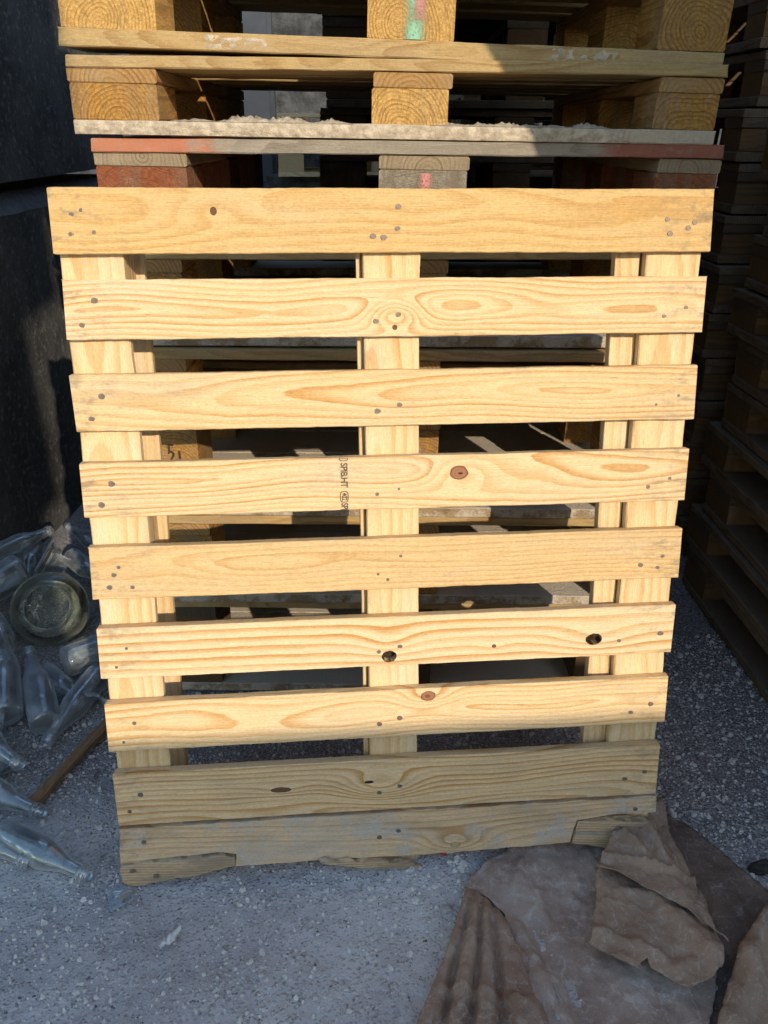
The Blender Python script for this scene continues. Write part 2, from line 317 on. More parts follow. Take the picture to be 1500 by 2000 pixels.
for nm, pts, yy, rz, rx, sd in (('split_piece', pa, -.003, 0, 6, 5), ('split_piece', pb1, -.002, -1.5, 4, 6), ('split_piece', pb2, -.006, -2.5, 8, 7), ('splinter', pc, -.010, 2, 14, 8)):
    cx = sum(p[0] for p in pts) / len(pts); cz = sum(p[1] for p in pts) / len(pts)
    link(nm, poly_board(nm, [(p[0] - cx, p[1] - cz) for p in pts], T * (.9 if nm != 'splinter' else .5), sd, .0022, .011), M9b, o9, (cx, yy, cz), (R(rx), 0, R(rz)))
rgs = random.Random(77)
for k in range(11):      # thin torn slivers along the breaks
    x0_, z0_ = ((-.44 + .028 * k, .0165 + .0012 * k) if k < 5 else (.37 + .024 * (k - 5), .0455) if k < 9 else (-.10 + .06 * (k - 9), -.004))
    Ls_ = rgs.uniform(.03, .075); w_ = rgs.uniform(.0012, .003)
    link('splinter', poly_board('splinter', [(-Ls_ / 2, 0), (0, -w_), (Ls_ / 2, .0004), (0, w_ * .6)], .004, 90 + k, .0004), M9b, o9, (x0_, -.001 + .002 * rgs.random(), z0_), (R(rgs.uniform(-10, 10)), R(rgs.uniform(-7, 5)), R(rgs.uniform(-4, 4))))
for k, (nx, nz) in enumerate([(-.497, .003), (-.455, -.012), (.44, .03), (.485, .022), (.46, -.012)]): nail(o9, nx, nz, -T / 2 - .0045, .0045, 400 + k)
# upright boards behind the deck, blocks, and the boards at the back
MS = [wood('pine_upright', 'Z', use_rnd=True, y0=-.02 - .03 * k, h0=.05, slope=.02, freq=75, seed=5 + 9 * k, half=.61, grime=.2, grey=.5, greycol=(.76, .63, .46), wav=.8, latek=.6, fib=.9, **PINE) for k in range(2)]
MSM = wood('pine_upright_hole_shade', 'Z', use_rnd=False, y0=-.03, h0=.05, slope=.02, freq=75, seed=31, half=.61, grime=.2, grey=.5, greycol=(.76, .63, .46), wav=.8, latek=.75, fib=.9, discs=((-.1634, -.0094, .020, .018, (.03, .018, .012), (.06, .035, .02)),), **PINE)  # dark disc painted behind the knot hole, standing in for shade
MB = wood('pine_block', 'Z', use_rnd=True, y0=.1, h0=.03, slope=.02, freq=90, seed=4, half=.4, grime=.2, **PINE)
for k, (xa, xb) in enumerate(((-.5105, -.4155), (-.0455, .0450), (.4165, .5105))):
    Ls = 1.228
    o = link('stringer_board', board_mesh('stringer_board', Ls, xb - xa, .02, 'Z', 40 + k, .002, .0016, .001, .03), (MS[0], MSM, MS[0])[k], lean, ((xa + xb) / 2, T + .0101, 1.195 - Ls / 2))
    for vc in (1.12, .60, .05):
        link('block', board_mesh('block', .145, .088, .0775, 'Z', 50 + k, .002, .001, 0, .03), MB, lean, ((xa + xb) / 2 + (0, -.004, 0)[k], T + .0202 + .039, vc))
    link('bottom_board', board_mesh('bottom_board', 1.20, (.098, .072, .098)[k], .02, 'Z', 60 + k, .002, .0014, .001, .03), MS[(k + 1) % 2], lean, ((-.4535, -.012, .4635)[k], T + .0202 + .0782 + .0101, .60))
for xa, xb in ((-.0555, -.0475), (.372, .4145)):
    link('side_strip', board_mesh('side_strip', 1.16, xb - xa, .02, 'Z', 70, .001, .001, .0005, .03), MS[1], lean, ((xa + xb) / 2, T + .026, .60))

# ------------------------------------------------------------------ pallet stacks
def sw(name, axis, **k):
    d = dict(early=(.44, .265, .105), late=(.27, .135, .042), freq=130, half=.6, grime=.5, grey=.4, greycol=(.36, .29, .2), rough_saw=.6)
    d.update(k); return wood(name, axis, **d)
W_deck = sw('worn_deck_wood', 'X', early=(.50, .35, .16), late=(.37, .22, .08), seed=2, h0=.05)
W_str = sw('worn_stringer_wood', 'Y', seed=5, h0=.05, rough_saw=.9)
W_blk = sw('worn_block_wood', 'Y', early=(.50, .28, .075), late=(.30, .14, .03), seed=8, y0=.01, h0=.03, slope=.01, freq=150, latek=1.0, rough_saw=1.3, dust=.16, stain=.4, endgrain=True)
W_blkbright = sw('fresh_block_wood', 'Y', early=(.66, .42, .15), late=(.42, .235, .06), seed=9, y0=-.02, h0=.04, slope=.01, freq=160, latek=1.0, rough_saw=1.3, dust=.06, stain=.12, endgrain=True)
W_dust = sw('dusty_board_wood', 'X', seed=12, dust=.55, dust_top=1.0, dustcol=(.60, .53, .43), early=(.36, .27, .16), late=(.25, .17, .09))
W_caked = sw('plaster_caked_wood', 'X', seed=14, dust=1.0, dust_top=1.0, dustcol=(.56, .465, .345))
W_greyred = sw('grey_red_end_board', 'X', early=(.33, .29, .23), late=(.20, .17, .13), seed=17, grey=.6, greycol=(.36, .33, .29), paints=((-.7, -.33, .20, (.50, .16, .075), .78), (.33, .7, .16, (.30, .085, .05), .85)))
W_greystr = sw('grey_red_stringer', 'Y', early=(.34, .27, .18), late=(.22, .15, .09), seed=19, grey=.6, dust=.1, stain=.3)
W_redblk = sw('red_painted_block', 'Y', early=(.30, .10, .045), late=(.20, .07, .035), seed=21, grey=.6, greycol=(.33, .25, .18), dust=.2, stain=.55, rough_saw=1.5, freq=240, endgrain=True)
W_greyblk = sw('weathered_grey_block', 'Y', early=(.30, .27, .22), late=(.17, .14, .11), seed=23, grey=.8, greycol=(.36, .34, .31), stain=.7, rough_saw=1.5, freq=240, endgrain=True)
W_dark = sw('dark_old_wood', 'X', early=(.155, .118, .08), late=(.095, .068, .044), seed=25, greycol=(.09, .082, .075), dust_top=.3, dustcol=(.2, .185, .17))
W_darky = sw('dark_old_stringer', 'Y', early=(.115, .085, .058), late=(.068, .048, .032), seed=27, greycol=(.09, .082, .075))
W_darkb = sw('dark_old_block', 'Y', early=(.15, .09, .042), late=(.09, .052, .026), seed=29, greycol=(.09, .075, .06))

MESH = {}
def mesh_of(key, *a, **k):
    q = key + (tuple(a),)
    if q not in MESH: MESH[q] = board_mesh(*a, **k)
    return MESH[q].copy() if key[0] == 'u' else MESH[q]
def add(name, me, mat, root, loc, rz=0.0):
    o = bpy.data.objects.new(name, me); C.objects.link(o); o.parent = root; o.location = loc; o.rotation_euler = (0, 0, rz)
    if not me.materials: me.materials.append(mat)
    o.material_slots[0].link = 'OBJECT'; o.material_slots[0].material = mat
    return o
def pallet(root, Wx, Dy, H, rg, mats, bottoms=3, decks=6, tb=.024, td=.021, ts=.027, blk=(.15, .125, .12), solid=False, mid=.030):
    """a block pallet standing on z=0 of its root: front edge at y=0, centred on x=0"""
    deck, strg, block, bottom = mats
    hb = H - tb - td - ts - .0016
    ys = [.0] if bottoms == 1 else [i * (Dy - .14) / (bottoms - 1) for i in range(bottoms)]
    for k, y in enumerate(ys):
        w = .14 if bottoms <= 3 else (Dy / bottoms - .004)
        yy = y + w / 2 if bottoms <= 3 else Dy * (k + .5) / bottoms
        add('bottom_board', flat_board(Wx, w, tb, rg.randint(0, 3)), bottom if not isinstance(bottom, dict) else bottom.get(k, bottom[-1]), root, (0, yy, tb / 2))
    xs = [(-Wx / 2 + blk[0] / 2, blk[0]), (mid, blk[1]), (Wx / 2 - blk[2] / 2, blk[2])]
    for i, (x, bw) in enumerate(xs):
        if solid:
            add('stringer', block_mesh(bw, Dy - .006, hb, rg.randint(0, 1)), block[0], root, (x, Dy / 2, tb + .0004 + hb / 2))
        for j, y in enumerate(() if solid else (.004, Dy / 2 - .07, Dy - .144)):
            m = block[i] if isinstance(block, (list, tuple)) and j == 0 else (block[0] if isinstance(block, (list, tuple)) else block)
            add('block', block_mesh(bw, .14, hb, rg.randint(0, 2)), m, root, (x + rg.uniform(-.004, .004), y + .07, tb + .0004 + hb / 2))
        add('stringer_board', block_mesh(bw, Dy - .004, ts, rg.randint(0, 1)), strg if not isinstance(strg, (list, tuple)) else strg[i], root, (x, Dy / 2, tb + hb + .0008 + ts / 2))
    for k in range(decks):
        w = .145 if k in (0, decks - 1) else .11
        y = .0 + (Dy - .145) * k / (decks - 1)
        add('deck_board', flat_board(Wx, w, td, rg.randint(0, 3)), deck, root, (rg.uniform(-.004, .004), y + .145 / 2 + (.0 if k else rg.uniform(-.004, .002)), tb + hb + ts + .0012 + td / 2))
def flat_board(L, w, t, v):
    k = ('f', L, round(w, 4), t, v)
    if k not in MESH:
        me = board_mesh('plank', L, w, t, 'X', 100 + v, .002, .0016, .0015, .04, .002)
        me.transform(Matrix.Rotation(R(90), 4, 'X')); MESH[k] = me     # lie flat: width along y
    return MESH[k]
def block_mesh(w, d, h, v):
    k = ('b', w, d, round(h, 4), v)
    if k not in MESH: MESH[k] = board_mesh('chock', d, w, h, 'Y', 120 + v, .003, .002, 0, .03, .0015)
    return MESH[k]

YAW = -R(5.0); OX, OY = .08, .49
def stack_pt(s_, depth=0.0): return (OX + s_ * math.cos(YAW) - depth * math.sin(YAW), OY + s_ * math.sin(YAW) + depth * math.cos(YAW))
seams = [1.392, 1.243, 1.052, .857, .668, .475, .243, ZG + .004]
rg = random.Random(11)
defs = [
 # label, zbottom, height, centre along the front, yaw jitter, depth offset, mats, bottoms
 ('topmost visible pallet of the stack, green and pink spray paint on its middle block', 1.3715, .190, -.0555, 1.35, .004, (W_deck, W_str, (W_blkbright, W_blkbright, W_blk), W_deck), 3),
 ('golden pallet whose bottom board is caked white with plaster, second from the top', 1.2435, .1485 - .0215, -.0500, .45, 0, (W_deck, W_str, (W_blk, W_blkbright, W_blk), W_caked), 3),
 ('weathered grey pallet with red painted ends, just above the leaning pallet', 1.058, .1835, -.026, .25, .006, (W_greyred, W_greystr, (W_redblk, W_greyblk, W_redblk), W_dark), 3),
 ('shaded pallet with furry dusty edges, seen through the second gap of the leaning pallet', .861, .194, -.035, -.3, .012, (W_deck, W_str, W_blk, W_dust), 3),
 ('brown pallet with a sunlit left block, behind the third board of the leaning pallet', .738, .120, -.045, .1, .0, (W_deck, W_str, W_blk, W_dust), 3),
 ('dust covered pallet numbered 21 on its left block, behind the fourth board', .478, .257, -.04, .2, .004, (W_deck, W_str, W_blk, W_dust), 6),
 ('pallet with thick grey dust on its lower boards, behind the fifth and sixth boards', .246, .230, -.03, -.2, .01, (W_deck, W_str, W_blk, W_dust), 6),
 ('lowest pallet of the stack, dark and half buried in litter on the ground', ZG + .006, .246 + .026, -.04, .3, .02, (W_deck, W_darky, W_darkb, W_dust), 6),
]
for k in range(3):
    defs.append(('pallet high on the stack, above the green and pink painted one', 1.566 + .172 * k, .170, -.05, .2, .005 * k, (W_deck, W_str, W_blk, W_deck), 3))
stack_roots = []
for i, (lab, zb, H, cx, ya, dof, mats, nb) in enumerate(defs):
    x, y = stack_pt(cx, dof)
    r = tag(empty('stacked_pallet', (x, y, zb), (0, 0, YAW + R(0))), lab, 'pallet', 'pallets in the stack behind the leaning pallet')
    r.rotation_euler = (0, R(ya), YAW)
    kw = {}
    if i == 0: kw = dict(tb=.028, blk=(.165, .150, .12))
    if i == 1: kw = dict(tb=.0235, td=.0195, ts=.024, blk=(.155, .138, .112))
    if i == 2: kw = dict(td=.0235, ts=.024, blk=(.168, .165, .115))
    pallet(r, 1.155 if i != 2 else 1.152, .98, H, rg, mats, bottoms=nb, **kw)
    stack_roots.append(r)
# spray paint and writing on blocks
def paint_patch(name, root, x, z, w, h, cols, y=-.0006, seed=1):
    bmq = bmesh.new(); nx, nz = 16, 20; V = {}
    for a in range(nx + 1):
        for b in range(nz + 1): V[a, b] = bmq.verts.new((x - w / 2 + w * a / nx, y, z - h / 2 + h * b / nz))
    for a in range(nx):
        for b in range(nz): bmq.faces.new((V[a, b], V[a + 1, b], V[a + 1, b + 1], V[a, b + 1]))
    return bmq
# painted stripes are done as thin coats on the block front, broken up by noise
def coat(name, col, thr=.5):
    s = NT(name); v = s.obj(); n = s.noise(v, 260, 4.0, .75); big = s.noise(v, 30, 2.0)
    t = s.n.new('ShaderNodeBsdfTransparent'); b = s.n.new('ShaderNodeBsdfDiffuse'); b.inputs[0].default_value = (*col, 1)
    mx = s.n.new('ShaderNodeMixShader'); o = s.n.new('ShaderNodeOutputMaterial')
    u = s.sep(s.n.new('ShaderNodeTexCoord').outputs['Generated'])
    edge = s.m('MULTIPLY', s.sm(u[0], 0.0, .4), s.sm(u[0], .6, 1.0, 1.0, 0.0))
    f = s.m('MULTIPLY', s.m('MULTIPLY', edge, s.sm(n, thr - .15, thr + .1)), s.sm(big, .3, .6, .5, 1.0))
    s.l.new(f, mx.inputs[0]); s.l.new(t.outputs[0], mx.inputs[1]); s.l.new(b.outputs[0], mx.inputs[2]); s.l.new(mx.outputs[0], o.inputs[0])
    return s.mat
M_green = coat('green_spray', (.30, .55, .38), .42); M_pink = coat('pink_spray', (.62, .27, .24), .46)
def front_of(root, idx):     # idx-th front block of the pallet
    bl = [o for o in root.children if o.name.startswith('block')]
    return bl[idx * 3]
def on_block(blkobj, name, w, h, dx, dz, mat, y=-.0726):
    bmq = bmesh.new(); vs = [bmq.verts.new((dx + a * w / 2, y, dz + b * h / 2)) for a, b in ((-1, -1), (1, -1), (1, 1), (-1, 1))]
    bmq.faces.new(vs); o = link(name, from_bm(bmq, name), mat, blkobj); return o
b = front_of(stack_roots[0], 1)
on_block(b, 'spray_paint', .045, .105, .006, -.002, M_green); on_block(b, 'spray_paint', .028, .075, .014, .012, M_pink, -.0732)
b = front_of(stack_roots[2], 1); on_block(b, 'spray_paint', .03, .10, .004, 0, M_pink)
b = front_of(stack_roots[5], 0)
for body, dz, dx, sz in (('21', .024, .028, .034), ('r', .048, .018, .034)):
    tm = text_mesh('t', body, sz); tm.transform(Matrix.Translation((dx, -.0726, dz)) @ Matrix.Rotation(R(90), 4, 'X'))
    link('handwritten_number', tm, M_pencil, b)

# crumbly plaster standing on the caked board, and crusts on other boards
M_plaster = plain('dry_plaster', (.38, .31, .225), (.62, .53, .405), 60, .95, .8, 160, .1, .004)
def crust(root, x0, x1, y, z, hgt, seed, wid=.05, back=.03):
    bmq = bmesh.new(); n = int((x1 - x0) / .004); m = 9; V = []
    for a in range(n + 1):
        row = []; x = x0 + (x1 - x0) * a / n
        env = max(0, .45 + .9 * n3(x * 9, seed, 0) + .5 * n3(x * 30, seed, 3)) * min(1, a / 6, (n - a) / 6)
        for b2 in range(m + 1):
            t = b2 / m; hh = hgt * env * math.sin(math.pi * min(1, t * 1.1 + .02)) * (.7 + .8 * n3(x * 90, t * 9, seed) + .5 * n3(x * 240, t * 20, seed))
            row.append(bmq.verts.new((x, y + wid * t + .002 * n3(x * 60, t * 5, seed + 2), z + max(0.0004, hh))))
        V.append(row)
    for a in range(n):
        for b2 in range(m): bmq.faces.new((V[a][b2], V[a + 1][b2], V[a + 1][b2 + 1], V[a][b2 + 1]))
    o = link('plaster_crust', from_bm(bmq, 'plaster_crust', True), M_plaster, root); return o
crust(stack_roots[1], -.41, -.075, -.002, .0238, .017, 1.3); crust(stack_roots[1], .062, .40, -.002, .0238, .013, 5.1)
def face_crust(root, x0, x1, z0, z1, thick, seed, off=-.002):
    bmq = bmesh.new(); n = int((x1 - x0) / .005); m = 7; V = []
    for a in range(n + 1):
        x = x0 + (x1 - x0) * a / n; row = []
        for b2 in range(m + 1):
            t = b2 / m; e = min(1, 4 * t + .1, 4 * (1 - t) + .1, a / 3 + .1, (n - a) / 3 + .1)
            row.append(bmq.verts.new((x, off - thick * e * (.35 + .8 * n3(x * 70, t * 4, seed) + .4 * n3(x * 170, t * 9, seed)), z0 + (z1 - z0) * t)))
        V.append(row)
    for a in range(n):
        for b2 in range(m): bmq.faces.new((V[a][b2], V[a + 1][b2], V[a + 1][b2 + 1], V[a][b2 + 1]))
    link('plaster_crust', from_bm(bmq, 'plaster_crust', True), M_plaster, root)
face_crust(stack_roots[1], -.575, .42, .001, .0235, .005, 3.0)

face_crust(stack_roots[0], -.33, -.215, .004, .028, .006, 8.0, .0022); face_crust(stack_roots[0], .27, .40, .003, .027, .006, 11.0, .0022)
# the dark stack on the right: its long side runs away from us
sd = -R(3.5)
def right_pt(along, out=0.0): return (.985 - math.sin(sd) * 0 + out, -.25 + along)
zr = ZG + .004; k = 0
rlab = ['lowest pallet of the dark stack on the right, resting on the gravel', 'second pallet up in the dark right-hand stack', 'third pallet up in the dark right-hand stack, orange-brown block showing', 'fourth pallet up in the dark right-hand stack', 'fifth pallet up in the dark right-hand stack', 'sixth pallet up in the dark right-hand stack', 'seventh pallet up in the dark right-hand stack', 'eighth pallet up in the dark right-hand stack', 'ninth pallet up in the dark right-hand stack', 'tenth pallet up in the dark right-hand stack', 'eleventh pallet up in the dark right-hand stack', 'twelfth pallet up in the dark right-hand stack']
rg2 = random.Random(4)
starts = [0, .03, -.02, .04, 0, -.02, .03, .01, -.03, .02, 0, -.26]
for k in range(12):
    H = (.132, .122, .136, .124, .130, .126, .122, .134, .128, .124, .130, .128)[k]
    r = tag(empty('stacked_pallet', (.985 + rg2.uniform(-.015, .015), -.25 + starts[k] + .625, zr), (0, 0, -R(90) + sd)), rlab[k], 'pallet', 'pallets in the dark stack on the right')
    # turned so that the side we see is the pallet's front edge
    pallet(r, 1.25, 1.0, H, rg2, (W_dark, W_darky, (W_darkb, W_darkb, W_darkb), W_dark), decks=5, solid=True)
    zr += H + .003
# plain dark stacks farther back: behind the first right-hand one, and behind the main stack
def copy_tree(o, parent=None):
    c = o.copy(); C.objects.link(c)
    if parent is not None: c.parent = parent; c.matrix_parent_inverse = o.matrix_parent_inverse
    for ch in o.children: copy_tree(ch, c)
    return c
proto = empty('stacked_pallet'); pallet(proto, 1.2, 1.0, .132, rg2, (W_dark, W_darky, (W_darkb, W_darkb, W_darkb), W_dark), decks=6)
first = True
for lab, grp, cx, cy, rz, cnt in (('dark pallet in the farther right-hand stack, deep in shade', 'pallets in the farther dark stack on the right', 1.08, 1.78, -R(90) + sd, 14),
                                  ('dark pallet in a stack at the far back of the bay', 'pallets in the far back stack', 1.25, 3.2, YAW, 15),
                                  ('dark pallet in the stack hidden behind the sunlit one', 'pallets in the stack behind the sunlit one', .52, 1.72, YAW, 15)):
    for k in range(cnt):
        o = proto if first else copy_tree(proto); first = False
        o.location = (cx + rg2.uniform(-.02, .02), cy + rg2.uniform(-.02, .02), ZG + .004 + k * .135); o.rotation_euler = (0, 0, rz + R(rg2.uniform(-1, 1)))
        tag(o, lab, 'pallet', grp)

# ------------------------------------------------------------------ setting: ground
def gheight(x, y):
    h = .010 * n3(x * 2.1, y * 2.1, 0) + .006 * n3(x * 6, y * 6, 3) + .003 * n3(x * 17, y * 17, 6)
    if abs(x) < 2.5 and -1.5 < y < 2.5: h += .0042 * n3(x * 48, y * 48, 9) + .0024 * abs(n3(x * 90, y * 90, 2)) + .0016 * n3(x * 140, y * 140, 4)
    h += .02 * math.exp(-((x + .72) ** 2 / .05 + (y - .75) ** 2 / .12)) + .06 * math.exp(-((x + 1.05) ** 2 / .03 + (y - 1.1) ** 2 / .2))
    return ZG - .006 + h
def graded(lo, hi, a, b, st):
    v = []; x = a
    while x <= b: v.append(x); x += st
    s = st; x = b
    while x < hi: s *= 1.35; x += s; v.append(x)
    s = st; x = a; pre = []
    while x > lo: s *= 1.35; x -= s; pre.append(x)
    return pre[::-1] + v
gx = graded(-80, 80, -1.15, 1.25, .0085); gy = graded(-80, 80, -.55, .75, .0085)
bmg = bmesh.new(); G = [[bmg.verts.new((x, y, gheight(x, y))) for y in gy] for x in gx]
for i in range(len(gx) - 1):
    for j in range(len(gy) - 1): bmg.faces.new((G[i][j], G[i + 1][j], G[i + 1][j + 1], G[i][j + 1]))
s = NT('dusty_ground'); v = s.obj(); p = s.sep(v)
n1 = s.noise(v, 3.0, 5.0, .6); n2 = s.noise(v, 55, 6.0, .75); n4 = s.noise(v, 14, 4.0, .7); vr = s.voro(v, 130); vr2 = s.voro(v, 60)
col = s.mix(s.sm(n1, .35, .65), (.40, .385, .40), (.55, .54, .555))
col = s.mix(s.m('MULTIPLY', s.sm(n2, .5, .75), .5), col, (.20, .18, .17))
col = s.mix(s.m('MULTIPLY', s.sm(vr, .12, .3, 1.0, 0.0), .35), col, (.50, .48, .47))
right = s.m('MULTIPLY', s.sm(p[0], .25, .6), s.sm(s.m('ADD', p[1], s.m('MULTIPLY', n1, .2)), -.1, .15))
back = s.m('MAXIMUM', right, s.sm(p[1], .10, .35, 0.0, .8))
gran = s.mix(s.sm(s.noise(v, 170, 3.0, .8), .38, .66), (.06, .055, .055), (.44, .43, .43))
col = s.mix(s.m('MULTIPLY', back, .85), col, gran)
col = s.mix(s.m('MULTIPLY', s.sm(s.noise(v, 85, 2.0, .6), .66, .72), .75), col, (.04, .035, .03))
vc = s.voro(v, 210, 'Color'); cr = s.sep(vc)[0]
col = s.mix(s.m('MULTIPLY', s.sm(cr, .84, .88), s.sm(n4, .42, .62, .08, .55)), col, (.68, .66, .64)); col = s.mix(s.m('MULTIPLY', s.sm(cr, .12, .08), s.sm(n4, .42, .62, .05, .5)), col, (.14, .125, .115))
hh = s.m('ADD', s.m('MULTIPLY', n2, 1.0), s.m('ADD', s.m('MULTIPLY', s.sm(vr, 0, .5, 1, 0), .8), s.m('MULTIPLY', s.noise(v, 240, 3.0, .7), .6)))
m = s.out(col, .93, s.bump(hh, .8, .006), .15)
ground = link('ground', from_bm(bmg, 'ground', True), m); ground['kind'] = 'structure'

# gravel, grit and glass crumbs that nobody could count
M_grit = []
for nm, c1, c2, rf in (('grit_pale', (.46, .44, .42), (.70, .68, .65), .85), ('grit_dark', (.06, .055, .05), (.14, .12, .11), .9), ('grit_brown', (.22, .17, .13), (.30, .25, .2), .9), ('glass_crumb', (.55, .62, .64), (.75, .8, .8), .12)):
    M_grit.append(plain(nm, c1, c2, 200, rf, .2, 300, .6))
bmq = bmesh.new(); rg = random.Random(21)
def pebble(bm, x, y, z, r, mi, flat=.6):
    n = 5; a = rg.uniform(0, 6.3); sq = rg.uniform(.6, 1.0); lo = []; hi = []
    tx, ty = rg.uniform(-.5, .5), rg.uniform(-.5, .5)
    for k in range(n):
        t = a + 2 * math.pi * k / n; q = rg.uniform(.75, 1.2)
        lo.append(bm.verts.new((x + r * q * math.cos(t), y + r * q * sq * math.sin(t), z - r * .3)))
        hi.append(bm.verts.new((x + r * .62 * q * math.cos(t + .3), y + r * .62 * q * sq * math.sin(t + .3), z + r * flat * (1 + tx * math.cos(t) + ty * math.sin(t)))))
    f = [bm.faces.new(hi)]
    for k in range(n): f.append(bm.faces.new((lo[k], lo[(k + 1) % n], hi[(k + 1) % n], hi[k])))
    for q in f: q.material_index = mi
for k in range(30000):
    x = rg.uniform(-1.0, 1.1); y = rg.uniform(-.52, .72)
    dens = .12 + .75 * max(0, min(1, .5 + 2.2 * n3(x * 6, y * 6, 20))) + (.5 if y > .1 else 0) + (.5 if x > .5 and y > -.1 else 0)
    if rg.random() > dens: continue
    r = .0013 * math.exp(rg.gauss(.30, .62)); r = min(r, .008)
    mi = rg.choices((0, 1, 2, 3), (60, 14, 12, 14))[0] if not (x > .3 and y > 0) else rg.choices((0, 1, 2, 3), (40, 32, 12, 16))[0]
    pebble(bmq, x, y, gheight(x, y) + r * .1, r, mi, rg.uniform(.3, .8))
for k in range(420):     # bigger crumbs near the split board and along the sheets
    x = rg.gauss(.09, .07); y = rg.gauss(-.03, .035) if k % 2 else rg.gauss(-.12, .1)
    r = .0022 * math.exp(rg.gauss(0, .6)); pebble(bmq, x, y, gheight(x, y) + r * .1, r, rg.choice((0, 0, 1, 2, 3)), rg.uniform(.2, .5))
gr = link('gravel', from_bm(bmq, 'gravel'), M_grit); tag(gr, 'loose grit, pebbles and crumbs of glass strewn over the dusty ground', 'gravel', None, 'stuff')

# ------------------------------------------------------------------ left: precast concrete blocks
M_conc = None
s = NT('grimy_concrete'); v = s.obj()
n1 = s.noise(v, 4, 5.0, .6); n2 = s.noise(v, 40, 6.0, .7)
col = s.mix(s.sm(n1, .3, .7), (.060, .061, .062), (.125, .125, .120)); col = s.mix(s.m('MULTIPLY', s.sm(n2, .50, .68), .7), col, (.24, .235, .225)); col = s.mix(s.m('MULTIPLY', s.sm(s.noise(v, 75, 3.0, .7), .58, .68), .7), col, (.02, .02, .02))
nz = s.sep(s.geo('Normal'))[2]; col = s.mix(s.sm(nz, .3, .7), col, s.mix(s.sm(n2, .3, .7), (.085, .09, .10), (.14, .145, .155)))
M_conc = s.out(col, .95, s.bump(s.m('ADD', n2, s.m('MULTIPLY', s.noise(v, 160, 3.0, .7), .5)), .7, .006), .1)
def cblock(L, H, D, ch, seed):
    bmb = bmesh.new(); prof = [(0, 0), (D, 0), (D, H), (ch, H), (0, H - ch)]
    n = 40; rings = []
    for i in range(n + 1):
        y = -L / 2 + L * i / n
        rings.append([bmb.verts.new((px + .004 * n3(y * 6, pz * 5, seed) + .003 * n3(y * 25, pz * 20, seed), y, pz + (.004 * n3(y * 9, px, seed + 5) if pz > .1 else 0))) for px, pz in prof])
    for i in range(n):
        for k in range(5): bmb.faces.new((rings[i][k], rings[i][(k + 1) % 5], rings[i + 1][(k + 1) % 5], rings[i + 1][k]))
    bmb.faces.new(rings[0]); bmb.faces.new(rings[-1]); return from_bm(bmb, 'concrete_block')
wa = -R(5.0)     # wall line runs the way the stacks do
wp = lambda t: (-1.075 + math.sin(-wa) * t, 1.1 + math.cos(wa) * t)
for lab, t0, z0, H, L, off, ch in (
    ('long dark concrete block, lower course of the left wall, glass heaped at its foot', .35, ZG - .03, 1.135, 2.6, .0, .055),
    ('dark concrete block set back on top of the lower course at left', .45, 1.105, .75, 2.6, .012, .02)):
    x, y = wp(t0)
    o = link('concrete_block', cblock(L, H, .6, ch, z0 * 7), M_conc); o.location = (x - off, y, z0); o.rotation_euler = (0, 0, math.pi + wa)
    tag(o, lab, 'concrete block', 'concrete blocks of the left wall')

# ------------------------------------------------------------------ far side of the yard seen through the stack
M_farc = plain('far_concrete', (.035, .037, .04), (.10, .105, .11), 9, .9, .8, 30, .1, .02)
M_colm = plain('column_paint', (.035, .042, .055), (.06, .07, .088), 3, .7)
def box(bm, x0, x1, y0, y1, z0, z1):
    v = [bm.verts.new(p) for p in ((x0, y0, z0), (x1, y0, z0), (x1, y1, z0), (x0, y1, z0), (x0, y0, z1), (x1, y0, z1), (x1, y1, z1), (x0, y1, z1))]
    for f in ((0, 3, 2, 1), (4, 5, 6, 7), (0, 1, 5, 4), (1, 2, 6, 5), (2, 3, 7, 6), (3, 0, 4, 7)): bm.faces.new([v[i] for i in f])
def bev_obj(name, boxes, mat, bevel=.01, sub=0):
    bm = bmesh.new()
    for q in boxes: box(bm, *q)
    bmesh.ops.bevel(bm, geom=list(bm.edges), offset=bevel, segments=2, affect='EDGES')
    return link(name, from_bm(bm, name), mat)
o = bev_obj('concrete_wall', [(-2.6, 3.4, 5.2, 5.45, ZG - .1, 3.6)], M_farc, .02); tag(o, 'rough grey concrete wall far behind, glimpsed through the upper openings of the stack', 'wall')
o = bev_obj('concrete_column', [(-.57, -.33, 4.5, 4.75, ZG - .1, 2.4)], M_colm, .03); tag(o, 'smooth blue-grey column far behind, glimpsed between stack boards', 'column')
far_lab = ['lower pale pallet beyond the stack, glimpsed through its upper openings', 'upper pale pallet beyond the stack, glimpsed through its upper openings']
M_pale = sw('pale_far_wood', 'X', early=(.60, .48, .30), late=(.45, .32, .17), seed=44)
M_paley = sw('pale_far_stringer', 'Y', early=(.5, .38, .22), late=(.38, .26, .13), seed=45)
zz = ZG
plinth = bev_obj('concrete_block', [(-.42, .55, 4.15, 4.9, ZG - .05, .99)], M_farc, .03); tag(plinth, 'squat concrete block far behind carrying the pale pallets', 'concrete block')
zz = .992
for k in range(2):
    r = tag(empty('far_pallet', (.29, 4.1, zz), (0, 0, R(2 - 3 * k))), far_lab[k], 'pallet', 'pale pallets beyond the stack')
    pallet(r, 1.2, .8, .17, random.Random(k), (M_pale, M_paley, M_paley, M_pale), decks=4); zz += .174

